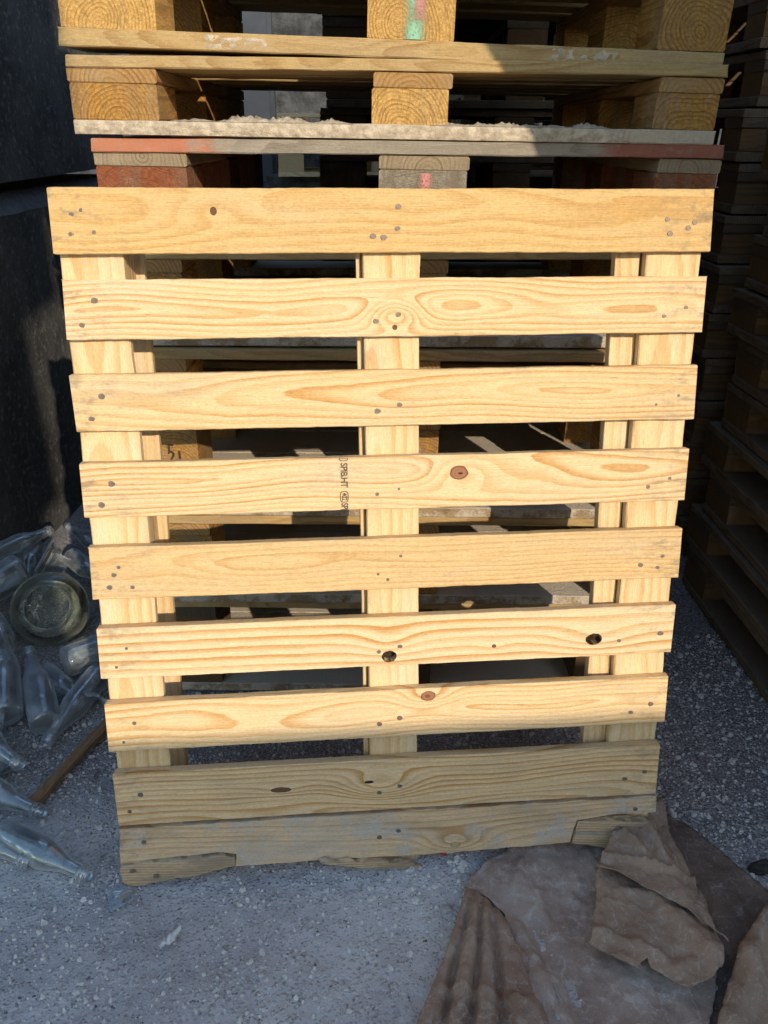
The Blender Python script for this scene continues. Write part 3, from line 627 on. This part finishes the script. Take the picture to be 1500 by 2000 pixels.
# ------------------------------------------------------------------ broken bottles
def thin_glass(name, tint, dustc, lo, hi, edge):
    s = NT(name); v = s.obj()
    lw = s.n.new('ShaderNodeLayerWeight'); lw.inputs['Blend'].default_value = .5
    fr = s.n.new('ShaderNodeFresnel'); fr.inputs['IOR'].default_value = 1.52
    t = s.n.new('ShaderNodeBsdfTransparent'); t.inputs[0].default_value = (*tint, 1)
    g = s.n.new('ShaderNodeBsdfGlossy'); g.inputs['Roughness'].default_value = .04; g.inputs[0].default_value = (1, 1, 1, 1)
    nb = s.bump(s.noise(v, 28, 3.0, .6), .07, .01); s.l.new(nb, g.inputs['Normal']); s.l.new(nb, fr.inputs['Normal'])
    d = s.n.new('ShaderNodeBsdfDiffuse'); d.inputs[0].default_value = (*dustc, 1)
    a = s.n.new('ShaderNodeMixShader'); b = s.n.new('ShaderNodeMixShader'); o_ = s.n.new('ShaderNodeOutputMaterial')
    s.l.new(s.m('MULTIPLY', fr.outputs[0], 1.6, clamp=True), a.inputs[0]); s.l.new(t.outputs[0], a.inputs[1]); s.l.new(g.outputs[0], a.inputs[2])
    f = s.sm(s.noise(v, 22, 6.0, .75), .40, .78, lo, hi)
    f = s.m('ADD', f, s.m('MULTIPLY', s.m('POWER', lw.outputs['Facing'], 2.6), edge), clamp=True)  # pale diffuse at grazing angles paints the bright outlines of the glass
    s.l.new(f, b.inputs[0]); s.l.new(a.outputs[0], b.inputs[1]); s.l.new(d.outputs[0], b.inputs[2]); s.l.new(b.outputs[0], o_.inputs[0])
    return s.mat
M_glass = thin_glass('dusty_glass', (.93, .965, .97), (.76, .81, .86), .04, .24, .62)
M_jar = thin_glass('greenish_glass', (.955, .98, .935), (.78, .82, .72), .0, .12, .38)
def lathe(prof, n=36, wall=.0028, jag=0.0, seed=0, closed_end=True):
    """PROF: (z along the axis, radius) from the base to the mouth"""
    rgx = random.Random(seed); bm = bmesh.new()
    inner = [(max(z + (wall * 1.5 if i == 0 else 0), prof[0][0] + wall * 1.5) if closed_end else z, max(r - wall, .0008)) for i, (z, r) in enumerate(prof)]
    path = prof + inner[::-1]; rings = []
    jg = [jag * rgx.uniform(-1, 1) for _ in range(n)]
    jg = [sum(jg[(k + q) % n] for q in (-1, 0, 1)) / 2 for k in range(n)]
    zm = prof[-1][0]
    for z, r in path:
        ring = []
        for k in range(n):
            t = 2 * math.pi * k / n; q = max(0, (z - zm * .6) / (zm * .4)) if jag else 0
            ring.append(bm.verts.new((r * math.cos(t), r * math.sin(t), z + jg[k] * q)))
        rings.append(ring)
    for a in range(len(rings) - 1):
        for k in range(n): bm.faces.new((rings[a][k], rings[a][(k + 1) % n], rings[a + 1][(k + 1) % n], rings[a + 1][k]))
    if closed_end:
        bm.faces.new(rings[0]); bm.faces.new(rings[-1])
    else:
        for k in range(n): bm.faces.new((rings[-1][k], rings[-1][(k + 1) % n], rings[0][(k + 1) % n], rings[0][k]))
    me = from_bm(bm, 'glass')
    for p in me.polygons: p.use_smooth = len(p.vertices) == 4
    return me
def bottle_prof(L=.23, R_=.031, neck=.0125, lip=True, sh=.45):
    b = [(0, R_ * .86), (.004, R_ * .97), (.012, R_), (L * sh, R_), (L * (sh + .06), R_ * .98), (L * (sh + .14), R_ * .84), (L * (sh + .22), R_ * .64), (L * (sh + .32), R_ * .48), (L * .88, neck * 1.08), (L * .915, neck)]
    if lip: b += [(L * .918, neck * 1.3), (L * .935, neck * 1.34), (L * .938, neck * 1.08), (L * .95, neck * 1.05), (L * .953, neck * 1.22), (L * .97, neck * 1.24), (L * .974, neck * 1.06), (L, neck * 1.04)]
    return b
def glass_obj(name, me, p_base, p_tip, mat, label, group='broken bottles heaped beside the left wall', spin=0):
    a = Vector(p_base); d = (Vector(p_tip) - a).normalized()
    q = d.to_track_quat('Z', 'Y'); o = link(name, me, mat)
    o.rotation_mode = 'QUATERNION'; from mathutils import Quaternion
    o.rotation_quaternion = q @ Quaternion((0, 0, 1), spin); o.location = a
    return tag(o, label, 'bottle' if 'bottle' in name else 'glass', group)
def gz(x, y, dz): return (x, y, gheight(x, y) + dz)
BT = [ # name, profile, base, tip, label, jag
 ('glass_bottle', bottle_prof(.215, .030), gz(-.775, .120, .030), gz(-.583, .010, .016), 'clear bottle lying nearest the pallet foot, mouth toward the split board', 0),
 ('glass_bottle', bottle_prof(.225, .031), gz(-.915, .165, .034), gz(-.700, .048, .020), 'bottle end at the left edge, lowest in the photo, ribbed mouth', 0),
 ('glass_bottle', bottle_prof(.23, .032), gz(-.935, .27, .045), gz(-.712, .170, .022), 'bottle lying with its threaded mouth against the lower end of the brown stick', 0),
 ('glass_bottle', bottle_prof(.22, .031), gz(-.955, .405, .075), gz(-.785, .278, .050), 'bottle at left edge with a chipped crystal mouth, on top of the broken curved glass', .0),
 ('glass_bottle', bottle_prof(.235, .032), gz(-.690, .585, .045), gz(-.765, .372, .028), 'bottle sloping down beside the brown stick, its mouth toward us', 0),
 ('glass_bottle', bottle_prof(.27, .040, .014), gz(-.868, .432, .058), gz(-.955, .70, .115), 'wide blue-tinted bottle at the left edge, base toward us', 0),
 ('glass_bottle', bottle_prof(.26, .036), gz(-.775, .420, .040), gz(-.880, .660, .075), 'bottle lying base down right of the wide blue-tinted one', 0),
 ('glass_bottle', bottle_prof(.24, .040), gz(-.790, .640, .045), gz(-.62, .76, .05), 'dark broken bottle behind the pallet edge, open base toward us', 0),
 ('glass_bottle', bottle_prof(.21, .036, .013, True, .35), gz(-.985, 1.09, .11), gz(-.962, .912, .085), 'bottle pointing its round mouth at us, above the big jar', 0),
 ('glass_bottle', bottle_prof(.22, .031), gz(-1.06, .98, .14), gz(-.93, 1.11, .17), 'small bottle neck sticking up at the foot of the concrete wall', 0),
 ('glass_bottle', bottle_prof(.25, .050, .02), gz(-.975, .955, .115), gz(-1.12, .82, .10), 'rounded sunlit bottle base at the left edge, above the others', 0),
 ('glass_bottle', bottle_prof(.22, .030), gz(-.90, 1.14, .07), gz(-.78, 1.02, .06), 'dim bottle lying in the dark behind the ribbed broken glass', 0),
 ('glass_bottle', bottle_prof(.22, .031), gz(-.70, .93, .04), gz(-.83, 1.08, .06), 'dim bottle lying in the dark close to the pallet edge', 0),
 ('glass_bottle', bottle_prof(.22, .032), gz(-.93, .56, .035), gz(-1.02, .36, .03), 'bottle half hidden under the left edge bottles', 0),
 ('glass_bottle', bottle_prof(.22, .031), gz(-.83, .33, .032), gz(-.98, .2, .03), 'bottle body at the left edge under the chipped one', 0),
 ('glass_bottle', bottle_prof(.21, .030), gz(-.99, .70, .10), gz(-.90, .55, .12), 'bottle lying across the wide blue-tinted one at the left edge', 0),
 ('glass_bottle', bottle_prof(.22, .031), gz(-.71, .80, .045), gz(-.66, .60, .03), 'bottle tucked against the pallet edge below the big jar', 0),
 ('glass_bottle', bottle_prof(.22, .031), gz(-.62, .88, .035), gz(-.78, 1.0, .05), 'bottle in the dark just left of the pallet, right of the ribbed glass', 0),
 ('glass_bottle', bottle_prof(.2, .030), gz(-.80, 1.22, .06), gz(-.95, 1.30, .09), 'bottle at the very back of the heap against the concrete wall', 0),
 ('glass_bottle', bottle_prof(.2, .030), gz(-1.02, .80, .06), gz(-.92, .66, .05), 'bottle under the big jar at its left', 0),
 ('glass_bottle', bottle_prof(.2, .032), gz(-.84, .62, .03), gz(-.72, .50, .028), 'bottle lying flat below the dark broken one, near the stick', 0),
]
for k, (nm, pr, a, b_, lab, jag) in enumerate(BT):
    L = math.dist(a, b_); zl = pr[-1][0]; pr = [(z * L / zl if z > .013 else z, r) for z, r in pr]
    glass_obj(nm, lathe(pr, seed=k), a, b_, M_glass, lab)
# the big round jar with its wide rim facing us
jp = [(0, .080), (.006, .092), (.02, .098), (.09, .101), (.115, .099), (.138, .088), (.150, .072), (.153, .0615), (.158, .0605), (.160, .0655), (.166, .066), (.169, .062), (.178, .061), (.180, .0585)]
glass_obj('glass_jar', lathe(jp, 56, .0035), (-.888, .895, .02), (-.868 + .02, .745, .125), M_jar, 'big round clear jar lying with its wide open rim toward us', None)
bpy.data.objects['glass_jar']['category'] = 'jar'
# curved fragments
def shard(name, R_, L, a0, a1, loc, rot, label, seed, rib=0, mat=None):
    rgx = random.Random(seed); bm = bmesh.new(); na, nl = 22, 10; o1 = []; i1 = []
    for a in range(na + 1):
        t = a0 + (a1 - a0) * a / na; top = L * (1 + .18 * n3(a * .6, seed, 1)); bot = .12 * L * n3(a * .7, seed, 8)
        ro, ri = [], []
        for b2 in range(nl + 1):
            z = bot + (top - bot) * b2 / nl; rr = R_ + (rib * math.sin(t * 14))
            ro.append(bm.verts.new((rr * math.cos(t), rr * math.sin(t), z))); ri.append(bm.verts.new(((rr - .003) * math.cos(t), (rr - .003) * math.sin(t), z)))
        o1.append(ro); i1.append(ri)
    for a in range(na):
        for b2 in range(nl):
            bm.faces.new((o1[a][b2], o1[a + 1][b2], o1[a + 1][b2 + 1], o1[a][b2 + 1])); bm.faces.new((i1[a][b2], i1[a][b2 + 1], i1[a + 1][b2 + 1], i1[a + 1][b2]))
    for a in range(na):
        for b2 in (0, nl): bm.faces.new((o1[a][b2], i1[a][b2], i1[a + 1][b2], o1[a + 1][b2]))
    for a in (0, na):
        for b2 in range(nl): bm.faces.new((o1[a][b2], o1[a][b2 + 1], i1[a][b2 + 1], i1[a][b2]))
    o = link(name, from_bm(bm, name, False), mat or M_glass, None, loc, rot); return tag(o, label, 'glass', 'broken curved pieces of glass')
shard('glass_shard', .055, .10, -.9, 1.5, gz(-.90, .965, .085), (R(60), R(20), R(150)), 'ribbed broken piece of glass above the big jar', 2, .0012)
shard('glass_shard', .085, .15, -.5, 1.3, gz(-.885, .345, -.035), (R(70), R(-35), R(200)), 'large curved broken jar wall under the chipped bottle', 5)
shard('glass_shard', .05, .09, 0, 1.6, gz(-.745, .53, .0), (R(80), R(10), R(40)), 'curved broken piece beside the upper end of the brown stick', 9)
shard('glass_shard', .05, .08, 0, 1.4, gz(-.70, .62, .02), (R(40), R(70), R(10)), 'dim curved fragment behind the upper end of the stick', 14)
for k, (x, y) in enumerate(((-.66, .30), (-.62, .08), (-.90, .6), (-.83, .56), (-.72, .60), (-.86, .36), (-.64, .36))):
    shard('glass_shard', .04, .035, 0, 1.0, gz(x, y, -.03), (R(80), R(90 * k), R(50 * k)), 'small chip of curved glass on the dust among the bottles', 20 + k)['group'] = 'small glass chips among the bottles'

# brown stick
M_stick = sw('brown_stick_wood', 'Y', early=(.30, .18, .10), late=(.20, .11, .055), seed=51, freq=200, greycol=(.22, .17, .13), grey=.5, stain=.3)
a = Vector((-.620, .485, gheight(-.62, .485) + .028)); b_ = Vector((-.748, .190, gheight(-.748, .19) + .020))
o = link('wooden_stick', board_mesh('stick', (b_ - a).length, .024, .020, 'Y', 9, .004, .0015, 0, .02, .003), M_stick); o.location = (a + b_) / 2
o.rotation_mode = 'QUATERNION'; o.rotation_quaternion = (b_ - a).normalized().to_track_quat('Y', 'Z'); tag(o, 'brown square wooden stick lying between the bottles and the pallet', 'stick')

# ------------------------------------------------------------------ sheets of dusty paper on the ground at right
def sheet(name, outline, mat, base, folds, label, seed, step=.009, thick=.0012, amp=.004, loc_up=0.0, facet=.05):
    P = [Vector(p) for p in outline]; B = []
    for i in range(len(P)):
        q = P[(i + 1) % len(P)]; k = max(1, int((q - P[i]).length / step))
        for j in range(k):
            c = P[i].lerp(q, j / k); nn = (q - P[i]).normalized(); c = c + Vector((-nn.y, nn.x)) * (.003 * n3(c.x * 45, c.y * 45, seed) + (.0015 * n3(c.x * 160, c.y * 160, seed)))
            B.append(c)
    nb = len(B); x0 = min(p.x for p in B); x1 = max(p.x for p in B); y0 = min(p.y for p in B); y1 = max(p.y for p in B)
    pts = list(B); y = y0; row = 0
    while y < y1:
        x = x0 + (row % 2) * step / 2
        while x < x1:
            pts.append(Vector((x + .0005 * math.sin(x * 999), y))); x += step
        y += step * .87; row += 1
    res = geometry.delaunay_2d_cdt(pts, [(i, (i + 1) % nb) for i in range(nb)], [], 1, 1e-5)
    bm = bmesh.new(); cen = sum(P, Vector((0, 0))) / len(P)
    rf = random.Random(seed * 13 + 1); fs_ = facet
    cp = [Vector((x0 - .03 + (x1 - x0 + .06) * rf.random(), y0 - .03 + (y1 - y0 + .06) * rf.random())) for _ in range(int((x1 - x0 + .06) * (y1 - y0 + .06) / (fs_ * fs_)) + 6)] + [Vector(q) for q in ((x0 - .05, y0 - .05), (x1 + .05, y0 - .05), (x1 + .05, y1 + .05), (x0 - .05, y1 + .05))]
    cres = geometry.delaunay_2d_cdt(cp, [], [], 0, 1e-6); ch = [amp * 2.1 * rf.uniform(-.5, .8) for _ in cres[0]]
    tris = [(cres[0][a_], cres[0][b_], cres[0][c_], ch[a_], ch[b_], ch[c_]) for a_, b_, c_ in cres[2]]
    def facets(x, y):
        for A_, B_, C_, ha, hb, hc in tris:
            dt = (B_.y - C_.y) * (A_.x - C_.x) + (C_.x - B_.x) * (A_.y - C_.y)
            if abs(dt) < 1e-12: continue
            u = ((B_.y - C_.y) * (x - C_.x) + (C_.x - B_.x) * (y - C_.y)) / dt
            if u < -1e-6: continue
            w = ((C_.y - A_.y) * (x - C_.x) + (A_.x - C_.x) * (y - C_.y)) / dt
            if w < -1e-6 or u + w > 1.000001: continue
            return u * ha + w * hb + (1 - u - w) * hc
        return 0.0
    def hz(x, y):
        h = base(x, y) + loc_up + facets(x, y) + amp * .3 * n3(x * 14, y * 14, seed) + amp * .15 * n3(x * 38, y * 38, seed + 3) - amp * .5 * abs(n3(x * 9 + y * 4, y * 9 - x * 5, seed + 7)) + .0009 * n3(x * 120, y * 120, seed + 5) - .0022 * abs(n3(x * 55 + 3, y * 50, seed + 15))
        for (ax, ay), (bx, by), hh, w in folds:
            d = Vector((bx - ax, by - ay)); L2 = d.length_squared; t = ((x - ax) * d.x + (y - ay) * d.y) / L2
            if -.15 < t < 1.15:
                e = min(1, (t + .15) / .2, (1.15 - t) / .2); dist = ((x - ax) * -d.y + (y - ay) * d.x) / math.sqrt(L2) + .010 * n3(x * 9, y * 9, seed + hh * 90)
                h += hh * 1.5 * max(0, e) * max(0, 1 - abs(dist / w) / 1.7)
        return h
    vs = [bm.verts.new((v.x - cen.x, v.y - cen.y, hz(v.x, v.y))) for v in res[0]]
    for f in res[2]: bm.faces.new([vs[i] for i in f])
    bmesh.ops.recalc_face_normals(bm, faces=bm.faces)
    if sum(f.normal.z for f in bm.faces) < 0: bmesh.ops.reverse_faces(bm, faces=bm.faces)
    me = bpy.data.meshes.new(name); bm.to_mesh(me); bm.free()
    for p in me.polygons: p.use_smooth = True
    o = link(name, me, mat, None, (cen.x, cen.y, 0)); md = o.modifiers.new('thickness', 'SOLIDIFY'); md.thickness = thick; md.offset = 0
    if label: tag(o, label, 'paper')
    return o, cen
def paper(name, c1, c2, dustc, dk, seed):
    s = NT(name); v = s.obj(); vv = s.n.new('ShaderNodeVectorMath'); vv.operation = 'ADD'; s.l.new(v, vv.inputs[0]); vv.inputs[1].default_value = (seed, seed * 2, 0); v = vv.outputs[0]
    n1 = s.noise(v, 9, 6.0, .65); n2 = s.noise(v, 28, 7.0, .75); n3_ = s.noise(v, 210, 3.0, .7)
    col = s.mix(s.sm(n1, .3, .7), c1, c2)
    col = s.mix(s.m('MULTIPLY', s.sm(n2, .50, .72), dk), col, dustc)
    col = s.mix(s.m('MULTIPLY', s.sm(n3_, .58, .7), .5), col, dustc)
    col = s.mix(s.m('MULTIPLY', s.sm(s.noise(v, 60, 4.0, .7), .62, .75), .45), col, (.06, .04, .03))
    wv = s.n.new('ShaderNodeVectorMath'); wv.operation = 'MULTIPLY_ADD'; nv = s.noise(v, 12, 3.0, .6, 1); s.l.new(nv, wv.inputs[0]); wv.inputs[1].default_value = (.05, .05, .05); s.l.new(v, wv.inputs[2])
    ed = s.voro(wv.outputs[0], 17, 'Distance', 'DISTANCE_TO_EDGE'); fc = s.voro(wv.outputs[0], 17); fc2 = s.voro(wv.outputs[0], 46)
    line = s.m('MULTIPLY', s.sm(ed, .0, .03, 1.0, 0.0), s.sm(n2, .4, .6))
    col = s.mix(s.m('MULTIPLY', line, .45), col, dustc)
    hgt = s.m('ADD', s.m('MULTIPLY', fc, .8), s.m('ADD', s.m('MULTIPLY', fc2, .4), s.m('MULTIPLY_ADD', n3_, .25, s.m('MULTIPLY', n2, .6))))
    return s.out(col, .9, s.bump(hgt, .7, .006), .15)
P_dark = paper('dark_brown_paper', (.13, .092, .072), (.18, .13, .10), (.36, .32, .30), .35, 1)
P_bag = paper('crumpled_brown_paper', (.26, .18, .13), (.34, .24, .175), (.48, .42, .375), .5, 4)
P_mid = paper('dusty_brown_paper', (.25, .18, .145), (.38, .31, .27), (.52, .475, .445), .8, 8)
P_fold = paper('rumpled_rusty_paper', (.22, .14, .10), (.33, .245, .19), (.47, .41, .37), .7, 12)
gb = lambda up: (lambda x, y: gheight(x, y) + up)
zb = lambda x, y: ZG
dark = [(0.50, .13), (.573, 0.105), (0.637, 0.013), (0.702, -0.107), (0.73, -.19), (0.581, -0.30), (0.471, -0.40), (0.405, -0.337), (0.44, -0.049)]
sheet('paper_sheet', dark, P_dark, gb(.006), (((.60, .02), (.58, -.2), .006, .03),), 'flat dark brown sheet at far right, under the crumpled bag', 1, amp=.003)
mid = [(0.184, -0.011), (0.247, 0.024), (0.361, 0.03), (0.482, 0.02), (0.53, -0.075), (0.549, -0.215), (0.499, -0.311), (0.459, -0.36), (0.397, -0.47), (0.17, -0.47), (0.195, -0.27), (0.188, -0.186), (0.188, -0.126), (0.169, -0.103), (0.123, -0.067)]
sheet('paper_sheet', mid, P_mid, gb(.013), (((.20, -.16), (.27, -.42), .010, .012), ((.25, -.02), (.21, -.09), .007, .008), ((.24, -.16), (.31, -.40), -.008, .02), ((.16, -.07), (.20, -.02), .007, .008)), 'wide dusty brown sheet in front of the pallet, gritty with dust', 2, amp=.005, step=.007, facet=.06)
fold = [(0.126, -0.076), (0.168, -0.112), (0.185, -0.141), (0.19, -0.186), (0.217, -0.236), (0.234, -0.315), (0.22, -0.47), (-0.10, -0.47), (0.006, -0.305), (0.067, -0.205)]
sheet('paper_sheet', fold, P_fold, gb(.016), (((.118, -.11), (-.03, -.42), .010, .012), ((.136, -.115), (.03, -.44), .017, .013), ((.152, -.13), (.085, -.44), .016, .015), ((.172, -.15), (.16, -.44), .011, .016), ((.127, -.115), (.0, -.43), -.010, .005), ((.144, -.125), (.058, -.44), -.012, .005), ((.162, -.14), (.122, -.44), -.010, .006), ((.06, -.27), (.19, -.30), .007, .008), ((.19, -.22), (.215, -.42), .008, .012)), 'rumpled rust-brown sheet with deep parallel folds at the bottom edge', 3, amp=.007, step=.0045, facet=.045)
br = [(0.72, -.12), (0.678, -0.152), (0.58, -0.229), (0.532, -0.288), (0.475, -0.36), (0.428, -0.47), (0.62, -0.50), (0.80, -0.138)]
sheet('paper_sheet', br, P_bag, gb(.022), (((.66, -.16), (.50, -.36), .018, .02), ((.58, -.25), (.56, -.45), .012, .02)), 'tan sheet with a raised edge in the bottom right corner', 4, amp=.005)
bag = [(0.446, 0.018), (0.373, -0.075), (0.347, -0.149), (0.325, -0.193), (0.314, -0.214), (0.352, -0.247), (0.384, -0.270), (.388, -.258), (0.401, -0.252), (.402, -.268), (0.427, -0.284), (0.455, -0.301), (0.5, -0.29), (0.531, -0.266), (0.543, -0.234), (0.549, -0.155), (0.554, -0.055), (0.554, 0.019), (0.565, 0.085), (0.501, 0.049)]
bo, bc = sheet('paper_bag', bag, P_bag, gb(.040), (((.325, -.195), (.43, -.245), .012, .010), ((.36, -.20), (.46, -.25), -.006, .012), ((.47, -.15), (.52, -.25), .010, .015), ((.44, .0), (.48, -.07), .012, .012), ((.50, .03), (.53, -.07), .012, .01)), 'crumpled brown paper bag, torn and folded, at the pallet\'s right foot', 5, amp=.0075, step=.005, facet=.055)
bo.name = 'paper_bag'; bo['category'] = 'paper bag'
flap = [(0.366, -0.086), (0.395, -.045), (0.431, 0.004), (.50, .05), (0.565, 0.085), (0.556, 0.019), (0.556, -0.055), (0.552, -0.155), (0.545, -0.245), (0.536, -0.228), (0.503, -0.176), (0.446, -0.124)]
fo, fc = sheet('folded_flap', flap, P_bag, gb(.058), (((.37, -.088), (.53, -.225), .010, .012), ((.38, -.06), (.55, -.10), .010, .006), ((.45, .0), (.47, -.06), .010, .008), ((.50, .02), (.51, -.06), .012, .008), ((.55, .03), (.55, -.2), -.02, .02)), None, 6, amp=.005, step=.006)
fo.parent = bo; fo.matrix_parent_inverse = bo.matrix_world.inverted(); fo.location = (fc.x - bc.x, fc.y - bc.y, 0); fo.matrix_parent_inverse = Matrix()

# small litter
M_white = plain('scrap_paper', (.55, .56, .58), (.68, .69, .70), 60, .8)
M_redw = plain('red_wrapper_film', (.45, .05, .05), (.30, .03, .03), 60, .3, spec=.6)
M_coal = plain('black_lump', (.02, .02, .02), (.05, .045, .04), 60, .8, .8, 120)
sheet('paper_scrap', [(-.428, -.142), (-.424, -.119), (-.416, -.126), (-.407, -.113), (-.397, -.101), (-.395, -.110), (-.404, -.129), (-.417, -.142), (-.423, -.151)], M_white, gb(.010), (((-.43, -.15), (-.395, -.10), .010, .004), ((-.42, -.125), (-.41, -.145), -.006, .003)), 'torn white scrap of paper on the dust, bottom left of centre', 9, .004, amp=.004)[0]['category'] = 'paper scrap'
sheet('candy_wrapper', [(.082, .010), (.092, .024), (.108, .026), (.114, .014), (.100, .008)], M_redw, gb(.008), (((.085, .012), (.110, .02), .006, .004),), 'tiny red and white wrapper peeping out under the split board', 10, .003, amp=.003)[0]['category'] = 'wrapper'
def rock(name, loc, r, mat, label, seed, sq=(1, 1, .6), cat='stone'):
    bm = bmesh.new(); bmesh.ops.create_icosphere(bm, subdivisions=3, radius=r)
    for v in bm.verts:
        k = 1 + .35 * n3(v.co.x / r * 1.2, v.co.y / r * 1.2, v.co.z / r + seed) + .12 * n3(v.co.x / r * 4, v.co.y / r * 4, v.co.z / r * 4 + seed)
        v.co = Vector((v.co.x * sq[0], v.co.y * sq[1], v.co.z * sq[2])) * k
    o = link(name, from_bm(bm, name, False), mat, None, loc); return tag(o, label, cat)
rock('black_lump', gz(.715, -.058, .014), .017, M_coal, 'black lump at the right edge beside the dark sheet', 3, (1.5, .8, .8), 'lump')
def chip(name, outline, mat, label, seed, up=.006, cat='glass'): 
    o, _ = sheet(name, outline, mat, gb(up), (), label, seed, .01, amp=.004, thick=.003); o['category'] = cat; return o
chip('glass_shard', [(.222, -.262), (.236, -.268), (.240, -.300), (.230, -.330), (.224, -.30)], M_glass, 'long clear sliver of glass lying on the folds of the dusty sheet', 31, .022)
chip('glass_shard', [(-.545, -.02), (-.505, .0), (-.49, -.035), (-.53, -.06)], M_glass, 'flat dusty piece of glass on the ground by the nearest bottle', 33, .005)
chip('glass_shard', [(.150, -.04), (.185, -.045), (.18, -.07), (.155, -.065)], M_glass, 'flat glass chip beside the top corner of the dusty sheet', 35, .008)
M_stone = plain('pale_stone', (.30, .29, .28), (.44, .42, .41), 40, .9, .6, 90)
slab = [(.02, -.075), (.05, -.06), (.075, -.09), (.04, -.11)]
rock('stone', gz(.085, -.10, .002), .009, M_stone, 'pale flat stone beside the folded sheet', 4, (1.3, 1, .5)); rock('stone', gz(.135, -.035, .002), .008, M_stone, 'small pale stone between the splinter and the dusty sheet', 6, (1.2, 1, .5))

# ------------------------------------------------------------------ unseen blockers added behind the viewer and above the frame to shade the scene
M_off = plain('yard_wall_concrete', (.22, .22, .21), (.32, .31, .30), 3, .9, .4, 20)
o = bev_obj('shade_wall', [(-.4, 5.5, -4.3, -4.0, ZG - .1, 2.08)], M_off, .02); tag(o, 'unseen low concrete wall, added behind the viewer to shade the foot of the pallet', 'wall')  # unseen, added to cast shade on the lowest boards
o = bev_obj('shade_pillar', [(-.35, .885, -4.38, -3.92, ZG - .1, 2.5), (-.37, .935, -4.40, -3.90, 2.502, 3.25), (-.39, 1.06, -4.42, -3.88, 3.252, 3.70), (-.41, 1.22, -4.44, -3.86, 3.70, 4.4)], M_off, .008); tag(o, 'tall unseen concrete pillar behind the viewer that shades the left wall', 'pillar')  # unseen, added and stepped in outline to shade the left wall
# unseen sheet added above the frame, cut slanted to shade the upper right
bmq = bmesh.new(); P = [(.685, 1.545), (1.75, 1.545), (1.75, 2.55), (.05, 2.55), (.545, 1.80), (.60, 1.70)]
f = [bmq.verts.new((x, -.462, z)) for x, z in P]; g_ = [bmq.verts.new((x, -.474, z)) for x, z in P]
bmq.faces.new(f); bmq.faces.new(g_[::-1])
for k in range(len(P)): bmq.faces.new((f[k], f[(k + 1) % len(P)], g_[(k + 1) % len(P)], g_[k]))
tag(link('shade_sheet', from_bm(bmq, 'shade_sheet'), W_dark), 'unseen slanting plywood sheet, added on the right-hand stack to shade the upper right', 'plywood')

# ------------------------------------------------------------------ light, sky, camera
tr = Vector((-.34, .9395, -.418)).normalized()
sun = bpy.data.lights.new('sun', 'SUN'); sun.energy = 4.2; sun.angle = R(.53); sun.color = (1.0, .85, .66)
so = bpy.data.objects.new('sun', sun); C.objects.link(so); so.rotation_mode = 'QUATERNION'; so.rotation_quaternion = (-tr).to_track_quat('Z', 'Y'); so.location = -tr * 20
w = bpy.data.worlds.new('World'); scene.world = w; w.use_nodes = True; nt = w.node_tree
bg = nt.nodes['Background']; sky = nt.nodes.new('ShaderNodeTexSky'); sky.sky_type = 'NISHITA'; sky.sun_disc = False
sky.sun_elevation = math.asin(-tr.z); sky.sun_rotation = math.atan2(-tr.x, -tr.y); sky.air_density = 1.5; sky.dust_density = .8; sky.ozone_density = 2.5
nt.links.new(sky.outputs[0], bg.inputs[0]); bg.inputs[1].default_value = .24
cam = bpy.data.cameras.new('camera'); co = bpy.data.objects.new('camera', cam); C.objects.link(co)
right = Vector((0.99628432, -0.08575307, 0.00799754)); fwd = Vector((0.08060593, 0.89570201, -0.43728776)); up = Vector((0.03033535, 0.43630759, 0.89928608))
mw = Matrix((right, up, -fwd)).transposed().to_4x4(); mw.translation = Vector((-0.12516705, -1.07970212, 1.26315664)); co.matrix_world = mw
cam.sensor_fit = 'VERTICAL'; cam.sensor_height = 36.0; cam.lens = 1544.1 / 2000 * 36; cam.clip_end = 500; cam.clip_start = .02
scene.camera = co
scene.view_settings.view_transform = 'Standard'; scene.view_settings.look = 'None'; scene.view_settings.exposure = 0; scene.view_settings.gamma = 1
scene.render.engine = 'CYCLES'; scene.cycles.use_denoising = True; scene.cycles.max_bounces = 12; scene.cycles.diffuse_bounces = 3; scene.cycles.glossy_bounces = 4; scene.cycles.transmission_bounces = 12; scene.cycles.transparent_max_bounces = 32
